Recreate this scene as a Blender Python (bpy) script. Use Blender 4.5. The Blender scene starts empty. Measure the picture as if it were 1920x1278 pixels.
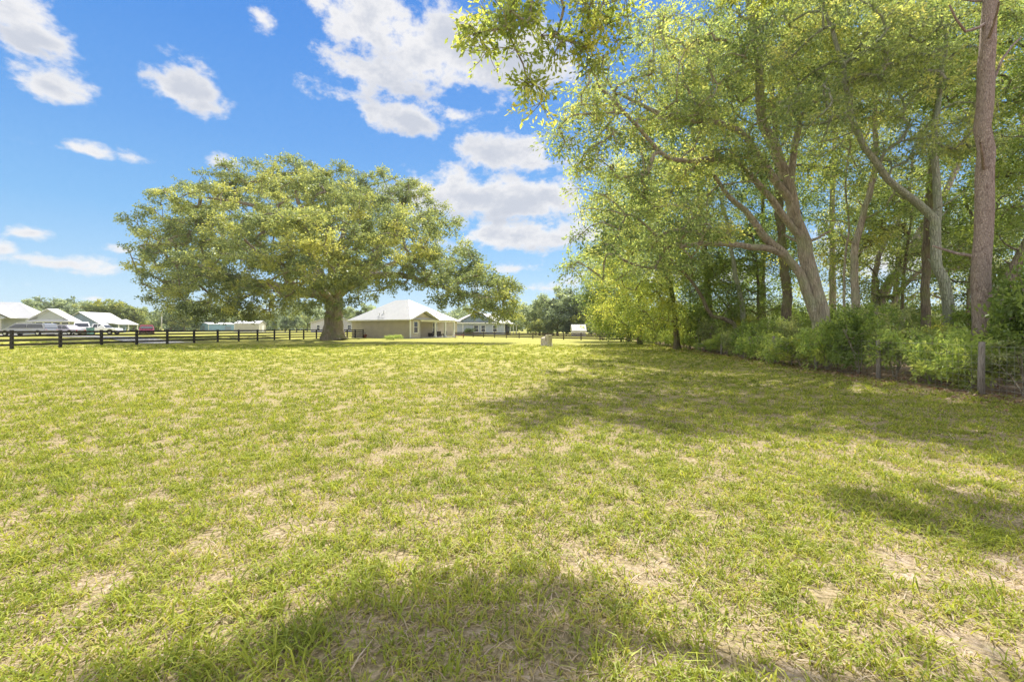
import bpy, math, random
import numpy as np
from mathutils import Vector
SC = bpy.context.scene
COL = SC.collection
R = math.radians
PI = math.pi

# ------------------------------------------------------------------ camera, sky, sun, exposure
F, CX, HY, CH = 853.0, 960.0, 616.0, 1.4          # focal px, centre px, horizon px (1920x1278 frame), eye height
cam_d = bpy.data.cameras.new('camera')
cam = bpy.data.objects.new('camera', cam_d); COL.objects.link(cam)
cam.location = (0, 0, CH); cam.rotation_euler = (R(90), 0, 0)
cam_d.sensor_width = 36.0; cam_d.lens = 36.0 * F / 1920.0
cam_d.shift_y = -(639.0 - HY) / 1920.0
cam_d.clip_start = 0.05; cam_d.clip_end = 20000
SC.camera = cam
SC.render.resolution_x, SC.render.resolution_y = 1024, 681

SUN_AZ, SUN_EL = 17.0, 52.0                        # azimuth to the right of straight ahead (+Y)
sd = bpy.data.lights.new('sun', 'SUN'); sun = bpy.data.objects.new('sun', sd); COL.objects.link(sun)
sd.energy = 5.0; sd.angle = R(0.53); sd.color = (1.0, 0.94, 0.84)
_s = Vector((math.sin(R(SUN_AZ)) * math.cos(R(SUN_EL)), math.cos(R(SUN_AZ)) * math.cos(R(SUN_EL)), math.sin(R(SUN_EL))))
sun.rotation_euler = _s.to_track_quat('Z', 'Y').to_euler()
sun.location = (20, 60, 60)
SC.view_settings.view_transform = 'Standard'; SC.view_settings.look = 'None'
SC.view_settings.gamma = 1.0; SC.view_settings.use_curve_mapping = False
SC.view_settings.exposure = 0.9
SC.cycles.max_bounces = 7; SC.cycles.diffuse_bounces = 4; SC.cycles.transmission_bounces = 5
SC.cycles.transparent_max_bounces = 8; SC.cycles.sample_clamp_indirect = 6.0; SC.cycles.sample_clamp_direct = 12.0
SC.cycles.use_denoising = True
try: SC.cycles.denoising_prefilter = 'FAST'
except Exception: pass
SKY_STRENGTH = 0.15

def dirpx(px, py):
    az = math.atan2(px - CX, F)
    el = math.atan2(HY - py, math.hypot(F, px - CX))
    return az, el

class NT:
    def __init__(s, nt): s.nt = nt
    def n(s, t, **kw):
        nd = s.nt.nodes.new(t)
        for k, v in kw.items():
            if k == 'inp':
                for kk, vv in v.items():
                    if isinstance(vv, bpy.types.NodeSocket): s.nt.links.new(vv, nd.inputs[kk])
                    else: nd.inputs[kk].default_value = vv
            else: setattr(nd, k, v)
        return nd
    def m(s, op, a, b=None, c=None, clamp=False):
        nd = s.nt.nodes.new('ShaderNodeMath'); nd.operation = op; nd.use_clamp = clamp
        for i, v in enumerate((a, b, c)):
            if v is None: continue
            if isinstance(v, bpy.types.NodeSocket): s.nt.links.new(v, nd.inputs[i])
            else: nd.inputs[i].default_value = v
        return nd.outputs[0]
    def ramp(s, fac, stops, interp='LINEAR'):
        nd = s.nt.nodes.new('ShaderNodeValToRGB'); nd.color_ramp.interpolation = interp
        e = nd.color_ramp.elements
        while len(e) > 1: e.remove(e[-1])
        e[0].position = stops[0][0]; e[0].color = (*stops[0][1], 1)
        for p, c in stops[1:]:
            x = e.new(p); x.color = (*c, 1)
        s.nt.links.new(fac, nd.inputs[0]); return nd.outputs[0]
    def mix(s, fac, a, b, typ='RGBA', blend='MIX'):
        nd = s.nt.nodes.new('ShaderNodeMix'); nd.data_type = typ
        if typ == 'RGBA': nd.blend_type = blend
        idx = {'RGBA': (0, 6, 7, 2), 'FLOAT': (0, 2, 3, 0)}[typ]
        for i, v in zip(idx[:3], (fac, a, b)):
            if isinstance(v, bpy.types.NodeSocket): s.nt.links.new(v, nd.inputs[i])
            else:
                if i in (6, 7) and len(v) == 3: v = (*v, 1)
                nd.inputs[i].default_value = v
        return nd.outputs[idx[3]]
    def link(s, a, b): s.nt.links.new(a, b)

def build_world():
    w = bpy.data.worlds.new("World"); SC.world = w; w.use_nodes = True
    T = NT(w.node_tree); w.node_tree.nodes.clear()
    sky = T.n('ShaderNodeTexSky'); sky.sky_type = 'NISHITA'; sky.sun_disc = False
    sky.sun_elevation = R(SUN_EL); sky.sun_rotation = R(SUN_AZ)
    sky.air_density = 1.0; sky.dust_density = 0.3; sky.ozone_density = 2.5; sky.altitude = 0
    tc = T.n('ShaderNodeTexCoord'); g = tc.outputs['Generated']
    sx = T.n('ShaderNodeSeparateXYZ', inp={0: g})
    x, y, z = sx.outputs
    az = T.m('ARCTAN2', x, y)
    el = T.m('ARCSINE', z)
    # wispy edges: warp az/el with fbm before testing the blobs
    elc = T.m('MAXIMUM', el, 0.02)
    pv = T.n('ShaderNodeCombineXYZ', inp={0: T.m('MULTIPLY', az, 1.0), 1: T.m('MULTIPLY', el, 1.55), 2: 0.37})
    n1 = T.n('ShaderNodeTexNoise', inp={'Vector': pv.outputs[0], 'Scale': 5.5, 'Detail': 9.0, 'Roughness': 0.55, 'Lacunarity': 2.1, 'Distortion': 0.4})
    n2 = T.n('ShaderNodeTexNoise', inp={'Vector': pv.outputs[0], 'Scale': 17.0, 'Detail': 9.0, 'Roughness': 0.62})
    wob = T.m('ADD', T.m('MULTIPLY', T.m('SUBTRACT', n1.outputs[0], .5), 2.6), T.m('MULTIPLY', T.m('SUBTRACT', n2.outputs[0], .5), 3.0))
    blobs = [  # px, py, rx, ry (px), strength
        (15, 15, 120, 55, .95), (60, 60, 62, 40, .9),
        (98, 165, 66, 34, .9), (345, 172, 52, 46, .95), (490, 38, 32, 34, .8),
        (690, 30, 100, 90, 1.05), (700, 140, 75, 60, .9), (630, 175, 60, 24, .75), (790, 120, 130, 70, 1.15), (890, 110, 140, 70, 1.2), (980, 130, 90, 50, .9),
        (760, 225, 70, 30, 1.0), (850, 215, 60, 26, .8),
        (180, 288, 100, 18, .95), (105, 275, 34, 12, .6),
        (960, 292, 92, 38, .95), (1010, 310, 80, 30, .8),
        (870, 368, 105, 42, 1.2), (960, 376, 125, 42, 1.2),
        (975, 442, 150, 32, 1.1), (60, 436, 46, 17, .8), (5, 466, 28, 16, .9),
        (95, 492, 100, 17, .85), (190, 508, 70, 20, .7), (20, 535, 90, 14, .6), (960, 505, 130, 14, .5), (410, 303, 26, 14, .7), (150, 560, 120, 9, .6), (300, 540, 90, 9, .5), (1010, 540, 90, 10, .6), (240, 470, 60, 10, .5), (720, 520, 90, 14, .6),
        (1400, -250, 300, 90, .7), (500, -330, 260, 90, .8), (-500, 150, 200, 90, .9), (-300, 400, 220, 40, .8), (2300, 200, 260, 90, .9), (1250, 520, 180, 22, .8), (1750, 470, 200, 60, .9)]
    dens = None; low = None
    for (px, py, rx, ry, st) in blobs:
        a0, e0 = dirpx(px, py)
        sc = F / (F * F + (px - CX) ** 2)              # angular size per pixel, horizontally
        sa = rx * sc; se = ry * math.cos(e0) ** 2 / math.hypot(F, px - CX)
        da = T.m('DIVIDE', T.m('SUBTRACT', az, a0), sa)
        de = T.m('DIVIDE', T.m('SUBTRACT', el, e0), se)
        de = T.m('MAXIMUM', de, T.m('MULTIPLY', de, -1.35))     # flatter bases
        d = T.m('SQRT', T.m('ADD', T.m('MULTIPLY', da, da), T.m('MULTIPLY', de, de)))
        f = T.m('MULTIPLY', T.m('SUBTRACT', 1.85, d), st)
        dens = f if dens is None else T.m('SMOOTH_MAX', dens, f, .7)
        dl = T.m('DIVIDE', T.m('SUBTRACT', e0 - 0.1 * se, el), se)
        lw = T.m('MULTIPLY', T.m('MULTIPLY', f, 1.3, clamp=True), dl)
        low = lw if low is None else T.m('SMOOTH_MAX', low, lw, .5)
    c = T.m('SUBTRACT', T.m('ADD', dens, wob), 0.62)
    cov = T.n('ShaderNodeMapRange', interpolation_type='SMOOTHSTEP', inp={0: c, 1: -0.1, 2: 0.72, 3: 0.0, 4: 1.0}).outputs[0]
    core = T.n('ShaderNodeMapRange', interpolation_type='SMOOTHSTEP', inp={0: T.m('ADD', T.m('ADD', c, T.m('MULTIPLY', low, 1.5)), T.m('MULTIPLY', T.m('SUBTRACT', n1.outputs[0], .5), 2.0)), 1: 0.8, 2: 2.3, 3: 0.0, 4: 1.0}).outputs[0]
    K = 3.8
    ccol = T.mix(core, (.90 * K, .89 * K, .885 * K), (.60 * K, .63 * K, .70 * K))
    deg = T.n('ShaderNodeMapRange', inp={0: el, 1: 0.0, 2: R(60), 3: 0.0, 4: 1.0}).outputs[0]
    grad = T.ramp(deg, [(0, (.60, .76, .86)), (.06, (.47, .68, .85)), (.12, (.34, .58, .84)), (.2, (.22, .48, .82)), (.34, (.135, .36, .78)), (.5, (.08, .28, .74)), (.62, (.06, .24, .71)), (1, (.03, .15, .52))])
    grad = T.mix(1.0, grad, (K, K, K), blend='MULTIPLY')
    skyc = T.mix(0.93, sky.outputs[0], grad)
    # unseen broken cloud added behind and above the viewer to whiten the ground fill
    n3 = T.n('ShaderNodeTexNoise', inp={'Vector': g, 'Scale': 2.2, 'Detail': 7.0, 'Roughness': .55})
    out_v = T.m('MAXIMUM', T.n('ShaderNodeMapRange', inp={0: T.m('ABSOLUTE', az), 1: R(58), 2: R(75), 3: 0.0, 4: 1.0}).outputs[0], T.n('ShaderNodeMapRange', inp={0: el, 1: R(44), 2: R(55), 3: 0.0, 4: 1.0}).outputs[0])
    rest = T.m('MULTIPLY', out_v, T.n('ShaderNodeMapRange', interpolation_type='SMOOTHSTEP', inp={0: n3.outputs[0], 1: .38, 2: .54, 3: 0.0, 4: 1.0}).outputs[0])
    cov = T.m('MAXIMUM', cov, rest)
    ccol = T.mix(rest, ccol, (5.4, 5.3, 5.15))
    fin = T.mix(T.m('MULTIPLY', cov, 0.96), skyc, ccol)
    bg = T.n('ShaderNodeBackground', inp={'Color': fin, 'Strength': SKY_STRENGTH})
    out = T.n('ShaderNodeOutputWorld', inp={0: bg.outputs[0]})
build_world()

# ------------------------------------------------------------------ small helpers
def gz(X, Y):
    """terrain height: flat lawn, low rise beyond the board fence on the left"""
    d = (-33.65 + (Y - 30.6) * 0.1866) - X
    t = np.clip((d - 3) / 11.0, 0, 1)
    return 0.45 * t * t * (3 - 2 * t)
def W(px, py, Y): return Vector(((px - CX) / F * Y, Y, CH + (HY - py) / F * Y))
def G(px, Y):
    X = (px - CX) / F * Y
    return Vector((X, Y, float(gz(X, Y))))

_hr = np.random.RandomState(7).rand(256, 256)
def vnoise(x, y):
    xi = np.floor(x).astype(int); yi = np.floor(y).astype(int)
    fx = x - xi; fy = y - yi; fx = fx * fx * (3 - 2 * fx); fy = fy * fy * (3 - 2 * fy)
    a = _hr[xi & 255, yi & 255]; b = _hr[(xi + 1) & 255, yi & 255]; c = _hr[xi & 255, (yi + 1) & 255]; d = _hr[(xi + 1) & 255, (yi + 1) & 255]
    return (a * (1 - fx) + b * fx) * (1 - fy) + (c * (1 - fx) + d * fx) * fy
def fbm(x, y, o=4):
    s = 0; a = .5; t = 0
    for i in range(o):
        s = s + a * vnoise(x * 2 ** i + 17.3 * i, y * 2 ** i + 5.1 * i); t += a; a *= .55
    return s / t

def raw_mesh(name, V, Fq, mat=None, parent=None, smooth=False, attrs=None):
    """V (n,3) float, Fq (m,k) int: all faces with k corners"""
    V = np.ascontiguousarray(V, dtype=np.float32); Fq = np.ascontiguousarray(Fq, dtype=np.int32)
    me = bpy.data.meshes.new(name)
    me.vertices.add(len(V)); me.vertices.foreach_set('co', V.ravel())
    m, k = Fq.shape
    me.loops.add(m * k); me.loops.foreach_set('vertex_index', Fq.ravel())
    me.polygons.add(m); me.polygons.foreach_set('loop_start', np.arange(0, m * k, k, dtype=np.int32))
    me.polygons.foreach_set('use_smooth', np.full(m, smooth, dtype=bool))
    for an, av in (attrs or {}).items():
        at = me.attributes.new(an, 'FLOAT', 'POINT'); at.data.foreach_set('value', np.ascontiguousarray(av, dtype=np.float32))
    me.update(calc_edges=True)
    if mat: me.materials.append(mat)
    o = bpy.data.objects.new(name, me); COL.objects.link(o)
    if parent: o.parent = parent
    return o

class MB:
    """collects boxes, prisms and tubes and links them as ONE mesh object"""
    def __init__(s): s.v = []; s.f = []; s.mi = []; s.mats = []
    def poly(s, pts, faces, mat=0):
        b = len(s.v); s.v += [tuple(p) for p in pts]; s.f += [tuple(b + i for i in f) for f in faces]; s.mi += [mat] * len(faces)
    def box(s, x0, x1, y0, y1, z0, z1, mat=0):
        p = [(x0, y0, z0), (x1, y0, z0), (x1, y1, z0), (x0, y1, z0), (x0, y0, z1), (x1, y0, z1), (x1, y1, z1), (x0, y1, z1)]
        s.poly(p, [(0, 3, 2, 1), (4, 5, 6, 7), (0, 1, 5, 4), (1, 2, 6, 5), (2, 3, 7, 6), (3, 0, 4, 7)], mat)
    def slab(s, pts, th, mat=0):
        """polygon given as top outline (any plane), thickened straight down by th"""
        n = len(pts); lo = [(p[0], p[1], p[2] - th) for p in pts]
        fs = [tuple(range(n)), tuple(range(2 * n - 1, n - 1, -1))] + [(i, i + n, (i + 1) % n + n, (i + 1) % n) for i in range(n)]
        s.poly(list(pts) + lo, fs, mat)
    def prism(s, pts, axis, d0, d1, mat=0):
        """2D outline extruded along axis 'x' or 'y' from d0 to d1"""
        mk = (lambda a, b, d: (d, a, b)) if axis == 'x' else (lambda a, b, d: (a, d, b))
        n = len(pts)
        s.poly([mk(a, b, d0) for a, b in pts] + [mk(a, b, d1) for a, b in pts],
               [tuple(range(n)), tuple(range(2 * n - 1, n - 1, -1))] + [(i, i + n, (i + 1) % n + n, (i + 1) % n) for i in range(n)], mat)
    def tube(s, path, rad, k=8, mat=0, cap=True):
        b = len(s.v); n = len(path); P = [Vector(p) for p in path]
        if not hasattr(rad, '__len__'): rad = [rad] * n
        up = Vector((0.13, 0.27, 0.95))
        for i in range(n):
            t = (P[min(i + 1, n - 1)] - P[max(i - 1, 0)]).normalized()
            if abs(t.dot(up)) > .98: up = Vector((1, .1, .05))
            a = t.cross(up).normalized(); c = t.cross(a)
            for j in range(k):
                th = 2 * PI * j / k
                s.v.append(tuple(P[i] + (a * math.cos(th) + c * math.sin(th)) * rad[i]))
        for i in range(n - 1):
            for j in range(k):
                s.f.append((b + i * k + j, b + i * k + (j + 1) % k, b + (i + 1) * k + (j + 1) % k, b + (i + 1) * k + j)); s.mi.append(mat)
        if cap:
            s.f.append(tuple(b + j for j in range(k))[::-1]); s.f.append(tuple(b + (n - 1) * k + j for j in range(k))); s.mi += [mat, mat]
    def build(s, name, mat, parent=None, smooth=False, bevel=0, loc=None):
        me = bpy.data.meshes.new(name); me.from_pydata(s.v, [], s.f)
        for m in (mat if isinstance(mat, (list, tuple)) else [mat]): me.materials.append(m)
        me.polygons.foreach_set('material_index', s.mi)
        me.polygons.foreach_set('use_smooth', [smooth] * len(s.f)); me.update()
        import bmesh
        bm = bmesh.new(); bm.from_mesh(me); bmesh.ops.recalc_face_normals(bm, faces=bm.faces); bm.to_mesh(me); bm.free()
        o = bpy.data.objects.new(name, me); COL.objects.link(o)
        if parent: o.parent = parent
        if loc: o.location = loc
        if bevel:
            md = o.modifiers.new('bevel', 'BEVEL'); md.width = bevel; md.segments = 2; md.limit_method = 'ANGLE'
        return o

def tag(o, label=None, cat=None, group=None, kind=None):
    if label: o['label'] = label
    if cat: o['category'] = cat
    if group: o['group'] = group
    if kind: o['kind'] = kind
    return o
def empty(name, loc, rz=0, label=None, cat=None, group=None):
    o = bpy.data.objects.new(name, None); COL.objects.link(o)
    o.location = loc; o.rotation_euler = (0, 0, rz); o.empty_display_size = .2
    return tag(o, label, cat, group)
def copy_tree(o, parent=None):
    kids = list(o.children); c = o.copy(); COL.objects.link(c)
    if parent: c.parent = parent
    for ch in kids: copy_tree(ch, c)
    return c

# ------------------------------------------------------------------ materials
def new_mat(name):
    m = bpy.data.materials.new(name); m.use_nodes = True; m.node_tree.nodes.clear(); return m, NT(m.node_tree)
def finish(T, sh): T.n('ShaderNodeOutputMaterial', inp={0: sh})
def paint(name, col, rough=.6, metal=0, var=.08, scale=3.0, bump=0, spec=.4, streak=None):
    m, T = new_mat(name)
    tc = T.n('ShaderNodeTexCoord'); no = T.n('ShaderNodeTexNoise', inp={'Vector': tc.outputs['Object'], 'Scale': scale, 'Detail': 6.0, 'Roughness': .6})
    c = T.ramp(no.outputs[0], [(.3, tuple(x * (1 - var * 1.6) for x in col)), (.7, tuple(min(1, x * (1 + var)) for x in col))])
    b = T.n('ShaderNodeBsdfPrincipled', inp={'Base Color': c, 'Roughness': rough, 'Metallic': metal, 'Specular IOR Level': spec})
    if bump:
        bp = T.n('ShaderNodeBump', inp={'Strength': bump, 'Distance': .02, 'Height': no.outputs[0]}); T.link(bp.outputs[0], b.inputs['Normal'])
    finish(T, b.outputs[0]); return m
def siding(name, col, step=.16, rough=.6):
    """lapped boards: real-world colour with a step bump every board"""
    m, T = new_mat(name)
    tc = T.n('ShaderNodeTexCoord'); sx = T.n('ShaderNodeSeparateXYZ', inp={0: tc.outputs['Object']})
    fr = T.m('FRACT', T.m('DIVIDE', sx.outputs[2], step))
    no = T.n('ShaderNodeTexNoise', inp={'Vector': tc.outputs['Object'], 'Scale': 1.2, 'Detail': 5.0})
    c = T.ramp(no.outputs[0], [(.3, tuple(x * .9 for x in col)), (.7, tuple(x * 1.04 for x in col))])
    b = T.n('ShaderNodeBsdfPrincipled', inp={'Base Color': c, 'Roughness': rough})
    bp = T.n('ShaderNodeBump', inp={'Strength': .7, 'Distance': .015, 'Height': T.m('SUBTRACT', 1.0, fr)}); T.link(bp.outputs[0], b.inputs['Normal'])
    finish(T, b.outputs[0]); return m
def metal_roof(name, col, axis=0, step=.4):
    m, T = new_mat(name)
    tc = T.n('ShaderNodeTexCoord'); sx = T.n('ShaderNodeSeparateXYZ', inp={0: tc.outputs['Object']})
    fr = T.m('FRACT', T.m('DIVIDE', sx.outputs[axis], step)); rib = T.m('LESS_THAN', fr, .1)
    no = T.n('ShaderNodeTexNoise', inp={'Vector': tc.outputs['Object'], 'Scale': .8, 'Detail': 5.0})
    c = T.ramp(no.outputs[0], [(.3, tuple(x * .92 for x in col)), (.7, col)])
    b = T.n('ShaderNodeBsdfPrincipled', inp={'Base Color': c, 'Roughness': .45})
    bp = T.n('ShaderNodeBump', inp={'Strength': 1.0, 'Distance': .05, 'Height': rib}); T.link(bp.outputs[0], b.inputs['Normal'])
    finish(T, b.outputs[0]); return m
def leaf_mat(name, stops, trans=.45, gloss=.06, tcol=(1.46, 1.42, .95)):
    m, T = new_mat(name)
    at = T.n('ShaderNodeAttribute', attribute_name='tint')
    c = T.ramp(at.outputs['Fac'], stops)
    ct = T.mix(1.0, c, tcol, blend='MULTIPLY')
    d = T.n('ShaderNodeBsdfDiffuse', inp={'Color': c}); t = T.n('ShaderNodeBsdfTranslucent', inp={'Color': ct})
    mx = T.n('ShaderNodeMixShader', inp={0: trans, 1: d.outputs[0], 2: t.outputs[0]})
    gl = T.n('ShaderNodeBsdfGlossy', inp={'Roughness': .6, 'Color': (.9, .95, .9, 1)})
    fz = T.n('ShaderNodeFresnel', inp={0: 1.4})
    mx2 = T.n('ShaderNodeMixShader', inp={0: T.m('MULTIPLY', fz.outputs[0], gloss * 2), 1: mx.outputs[0], 2: gl.outputs[0]})
    finish(T, mx2.outputs[0]); return m
def bark_mat(name, c1, c2, c3=None, scale=3.0, stretch=.22, bump=.9):
    m, T = new_mat(name)
    tc = T.n('ShaderNodeTexCoord'); mp = T.n('ShaderNodeMapping', inp={'Vector': tc.outputs['Object'], 'Scale': (1, 1, stretch)})
    n = T.n('ShaderNodeTexNoise', inp={'Vector': mp.outputs[0], 'Scale': scale * 3, 'Detail': 8.0, 'Roughness': .65, 'Distortion': .6})
    v = T.n('ShaderNodeTexVoronoi', feature='DISTANCE_TO_EDGE', inp={'Vector': mp.outputs[0], 'Scale': scale * 4.5})
    n2 = T.n('ShaderNodeTexNoise', inp={'Vector': tc.outputs['Object'], 'Scale': 1.3, 'Detail': 4.0})
    c = T.ramp(n.outputs[0], [(.3, c1), (.68, c2)])
    if c3:
        f = T.n('ShaderNodeMapRange', inp={0: n2.outputs[0], 1: .48, 2: .62, 3: 0.0, 4: .8}).outputs[0]
        c = T.mix(f, c, c3)
    crack = T.n('ShaderNodeMapRange', inp={0: v.outputs[0], 1: 0.0, 2: .12, 3: 0.0, 4: 1.0}).outputs[0]
    h = T.m('ADD', T.m('MULTIPLY', n.outputs[0], .6), T.m('MULTIPLY', crack, .5))
    b = T.n('ShaderNodeBsdfPrincipled', inp={'Base Color': c, 'Roughness': .9, 'Specular IOR Level': .15})
    bp = T.n('ShaderNodeBump', inp={'Strength': bump, 'Distance': .06, 'Height': h}); T.link(bp.outputs[0], b.inputs['Normal'])
    finish(T, b.outputs[0]); return m

M = {}
M['bark_oak'] = bark_mat('bark_oak', (.14, .10, .075), (.42, .36, .29), (.24, .24, .12), 1.3)
M['bark_grey'] = bark_mat('bark_grey', (.22, .18, .135), (.58, .51, .41), (.38, .38, .25), 3.0)
M['bark_pale'] = bark_mat('bark_pale', (.24, .25, .18), (.44, .45, .35), (.30, .34, .22), 4.0)
M['bark_dark'] = bark_mat('bark_dark', (.11, .085, .06), (.28, .235, .17), (.21, .22, .10), 3.5)
M['bark_pine'] = bark_mat('bark_pine', (.20, .14, .12), (.52, .43, .38), (.36,.29,.25), 6.5, .45, .8)
G1 = [(0, (.10, .15, .075)), (.3, (.20, .27, .115)), (.6, (.34, .41, .15)), (.85, (.50, .53, .17)), (1, (.58, .56, .20))]
M['leaf_belt'] = leaf_mat('leaf_belt', G1, .56)
M['leaf_yellow'] = leaf_mat('leaf_yellow', [(0, (.16, .22, .065)), (.4, (.30, .37, .10)), (.8, (.47, .50, .12)), (1, (.55, .52, .13))], .58)
M['leaf_dark'] = leaf_mat('leaf_dark', [(0, (.12, .18, .05)), (.5, (.21, .29, .08)), (1, (.34, .42, .10))], .52)
M['leaf_oak'] = leaf_mat('leaf_oak', [(0, (.12, .16, .085)), (.4, (.235, .285, .13)), (.75, (.43, .45, .15)), (1, (.54, .52, .16))], .47)
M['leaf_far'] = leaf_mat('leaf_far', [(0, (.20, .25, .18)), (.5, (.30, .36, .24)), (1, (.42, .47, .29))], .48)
M['leaf_bush'] = leaf_mat('leaf_bush', [(0, (.18, .28, .08)), (.5, (.38, .48, .14)), (1, (.60, .64, .20))], .54)
M['leaf_bush_pale'] = leaf_mat('leaf_bush_pale', [(0, (.19, .23, .10)), (.5, (.30, .35, .15)), (1, (.46, .48, .2))], .42)
M['leaf_pine'] = leaf_mat('leaf_pine', [(0, (.05, .09, .03)), (1, (.14, .2, .05))], .3)
M['white'] = paint('white_trim', (.80, .79, .76), .5)
M['roof'] = metal_roof('white_metal_roof', (.62, .62, .63), 0, .45)
M['tan'] = siding('tan_siding', (.50, .445, .365))
M['greywall'] = siding('grey_siding', (.42, .44, .43))
M['bluewall'] = siding('blue_siding', (.20, .26, .36))
M['palebluewall'] = siding('pale_blue_siding', (.42, .46, .56))
M['lilacwall'] = siding('lilac_siding', (.55, .52, .56))
M['shedblue'] = siding('blue_shed_siding', (.22, .36, .52), .3)
M['shedbeige'] = siding('beige_shed_siding', (.48, .46, .38), .3)
M['glass'] = paint('dark_glass', (.03, .035, .045), .08, spec=.8)
M['dark'] = paint('dark_brown', (.035, .028, .025), .6)
M['fence'] = paint('black_fence_paint', (.022, .016, .013), .6, var=.3, scale=9)
M['fence_brown'] = paint('brown_fence_boards', (.085, .065, .055), .75, var=.3, scale=6)
M['post'] = bark_mat('weathered_post', (.20, .17, .14), (.42, .37, .32), None, 9, .12, .6)
M['wire'] = paint('galvanised_wire', (.34, .34, .31), .6, .3)
M['concrete'] = paint('concrete', (.5, .48, .44), .85, var=.15)
M['terracotta'] = paint('terracotta', (.28, .09, .06), .8)
M['silver'] = paint('silver_car_paint', (.36, .36, .38), .25, .4, var=.03)
M['mauve'] = paint('grey_car_paint', (.42, .39, .46), .25, .4, var=.03)
M['carwhite'] = paint('white_car_paint', (.8, .8, .82), .25, 0, var=.03)
M['carred'] = paint('dark_red_car_paint', (.20, .025, .045), .22, .1, var=.05)
M['rubber'] = paint('rubber', (.02, .02, .02), .8)
M['chrome'] = paint('chrome', (.6, .6, .6), .2, .9, var=.02)
M['lamp_red'] = paint('red_lens', (.4, .02, .02), .2)
M['lamp_clear'] = paint('clear_lens', (.75, .75, .72), .1)
M['stone'] = None

# ------------------------------------------------------------------ ground
def dryness(X, Y):
    """0 = dense green grass, 1 = bare sand or straw (a property of the turf, shared by sheet and blades)"""
    n = fbm(X * 1.5 + 40, Y * 1.5 + 11, 5); n2 = fbm(X * 5.5 + 9, Y * 5.5 + 70, 3); n3 = fbm(X * .22 + 3, Y * .22 + 8, 3)
    d = .62 * (n - .5) + .75 * (n2 - .5) + .35 * (n3 - .5)
    d = d + .07 * np.clip((9 - Y) / 7, 0, 1) + .05 * np.clip(X / 6, -1, 1) * np.clip((12 - Y) / 6, 0, 1) - .04
    for (cx, cy, rx, ry, a) in [(.05, 3.1, .42, .35, .42), (.5, 2.7, .4, .22, .35), (2.6, 2.55, .5, .3, .45), (3.1, 2.45, .6, .35, .45), (1.25, 1.95, .45, .2, .3),
                                (-6.6, 7.6, .9, .3, .35), (-4.6, 5.9, .5, .25, .3), (-1.3, 4.9, .5, .3, .3), (-2.1, 4.4, .4, .2, .3), (-3.0, 7.2, .6, .3, .3), (-2.5, 8.2, .7, .3, .25), (-3.4, 3.6, .5, .3, .3), (4.4, 4.3, .8, .3, .3), (5.3, 3.6, .7, .3, .3)]:
        d = d + .34 * a * np.exp(-((X - cx) / rx) ** 2 - ((Y - cy) / ry) ** 2)
    return d * (1 - .62 * np.clip((Y - 3.5) / 6, 0, 1))
def litterness(X, Y):
    """leaf mould band along the wire fence on the right"""
    xf = FENCE_X(Y); w = fbm(X * .8, Y * .8, 3)
    return np.clip(1 - np.abs(X - xf - .1) / (.35 + .8 * w), 0, 1) * .8 * (Y < 60) + np.clip((X - xf) / 1.0, 0, 1)
def FENCE_X(Y): return 9.9 + (Y - 9.6) * .107

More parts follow.
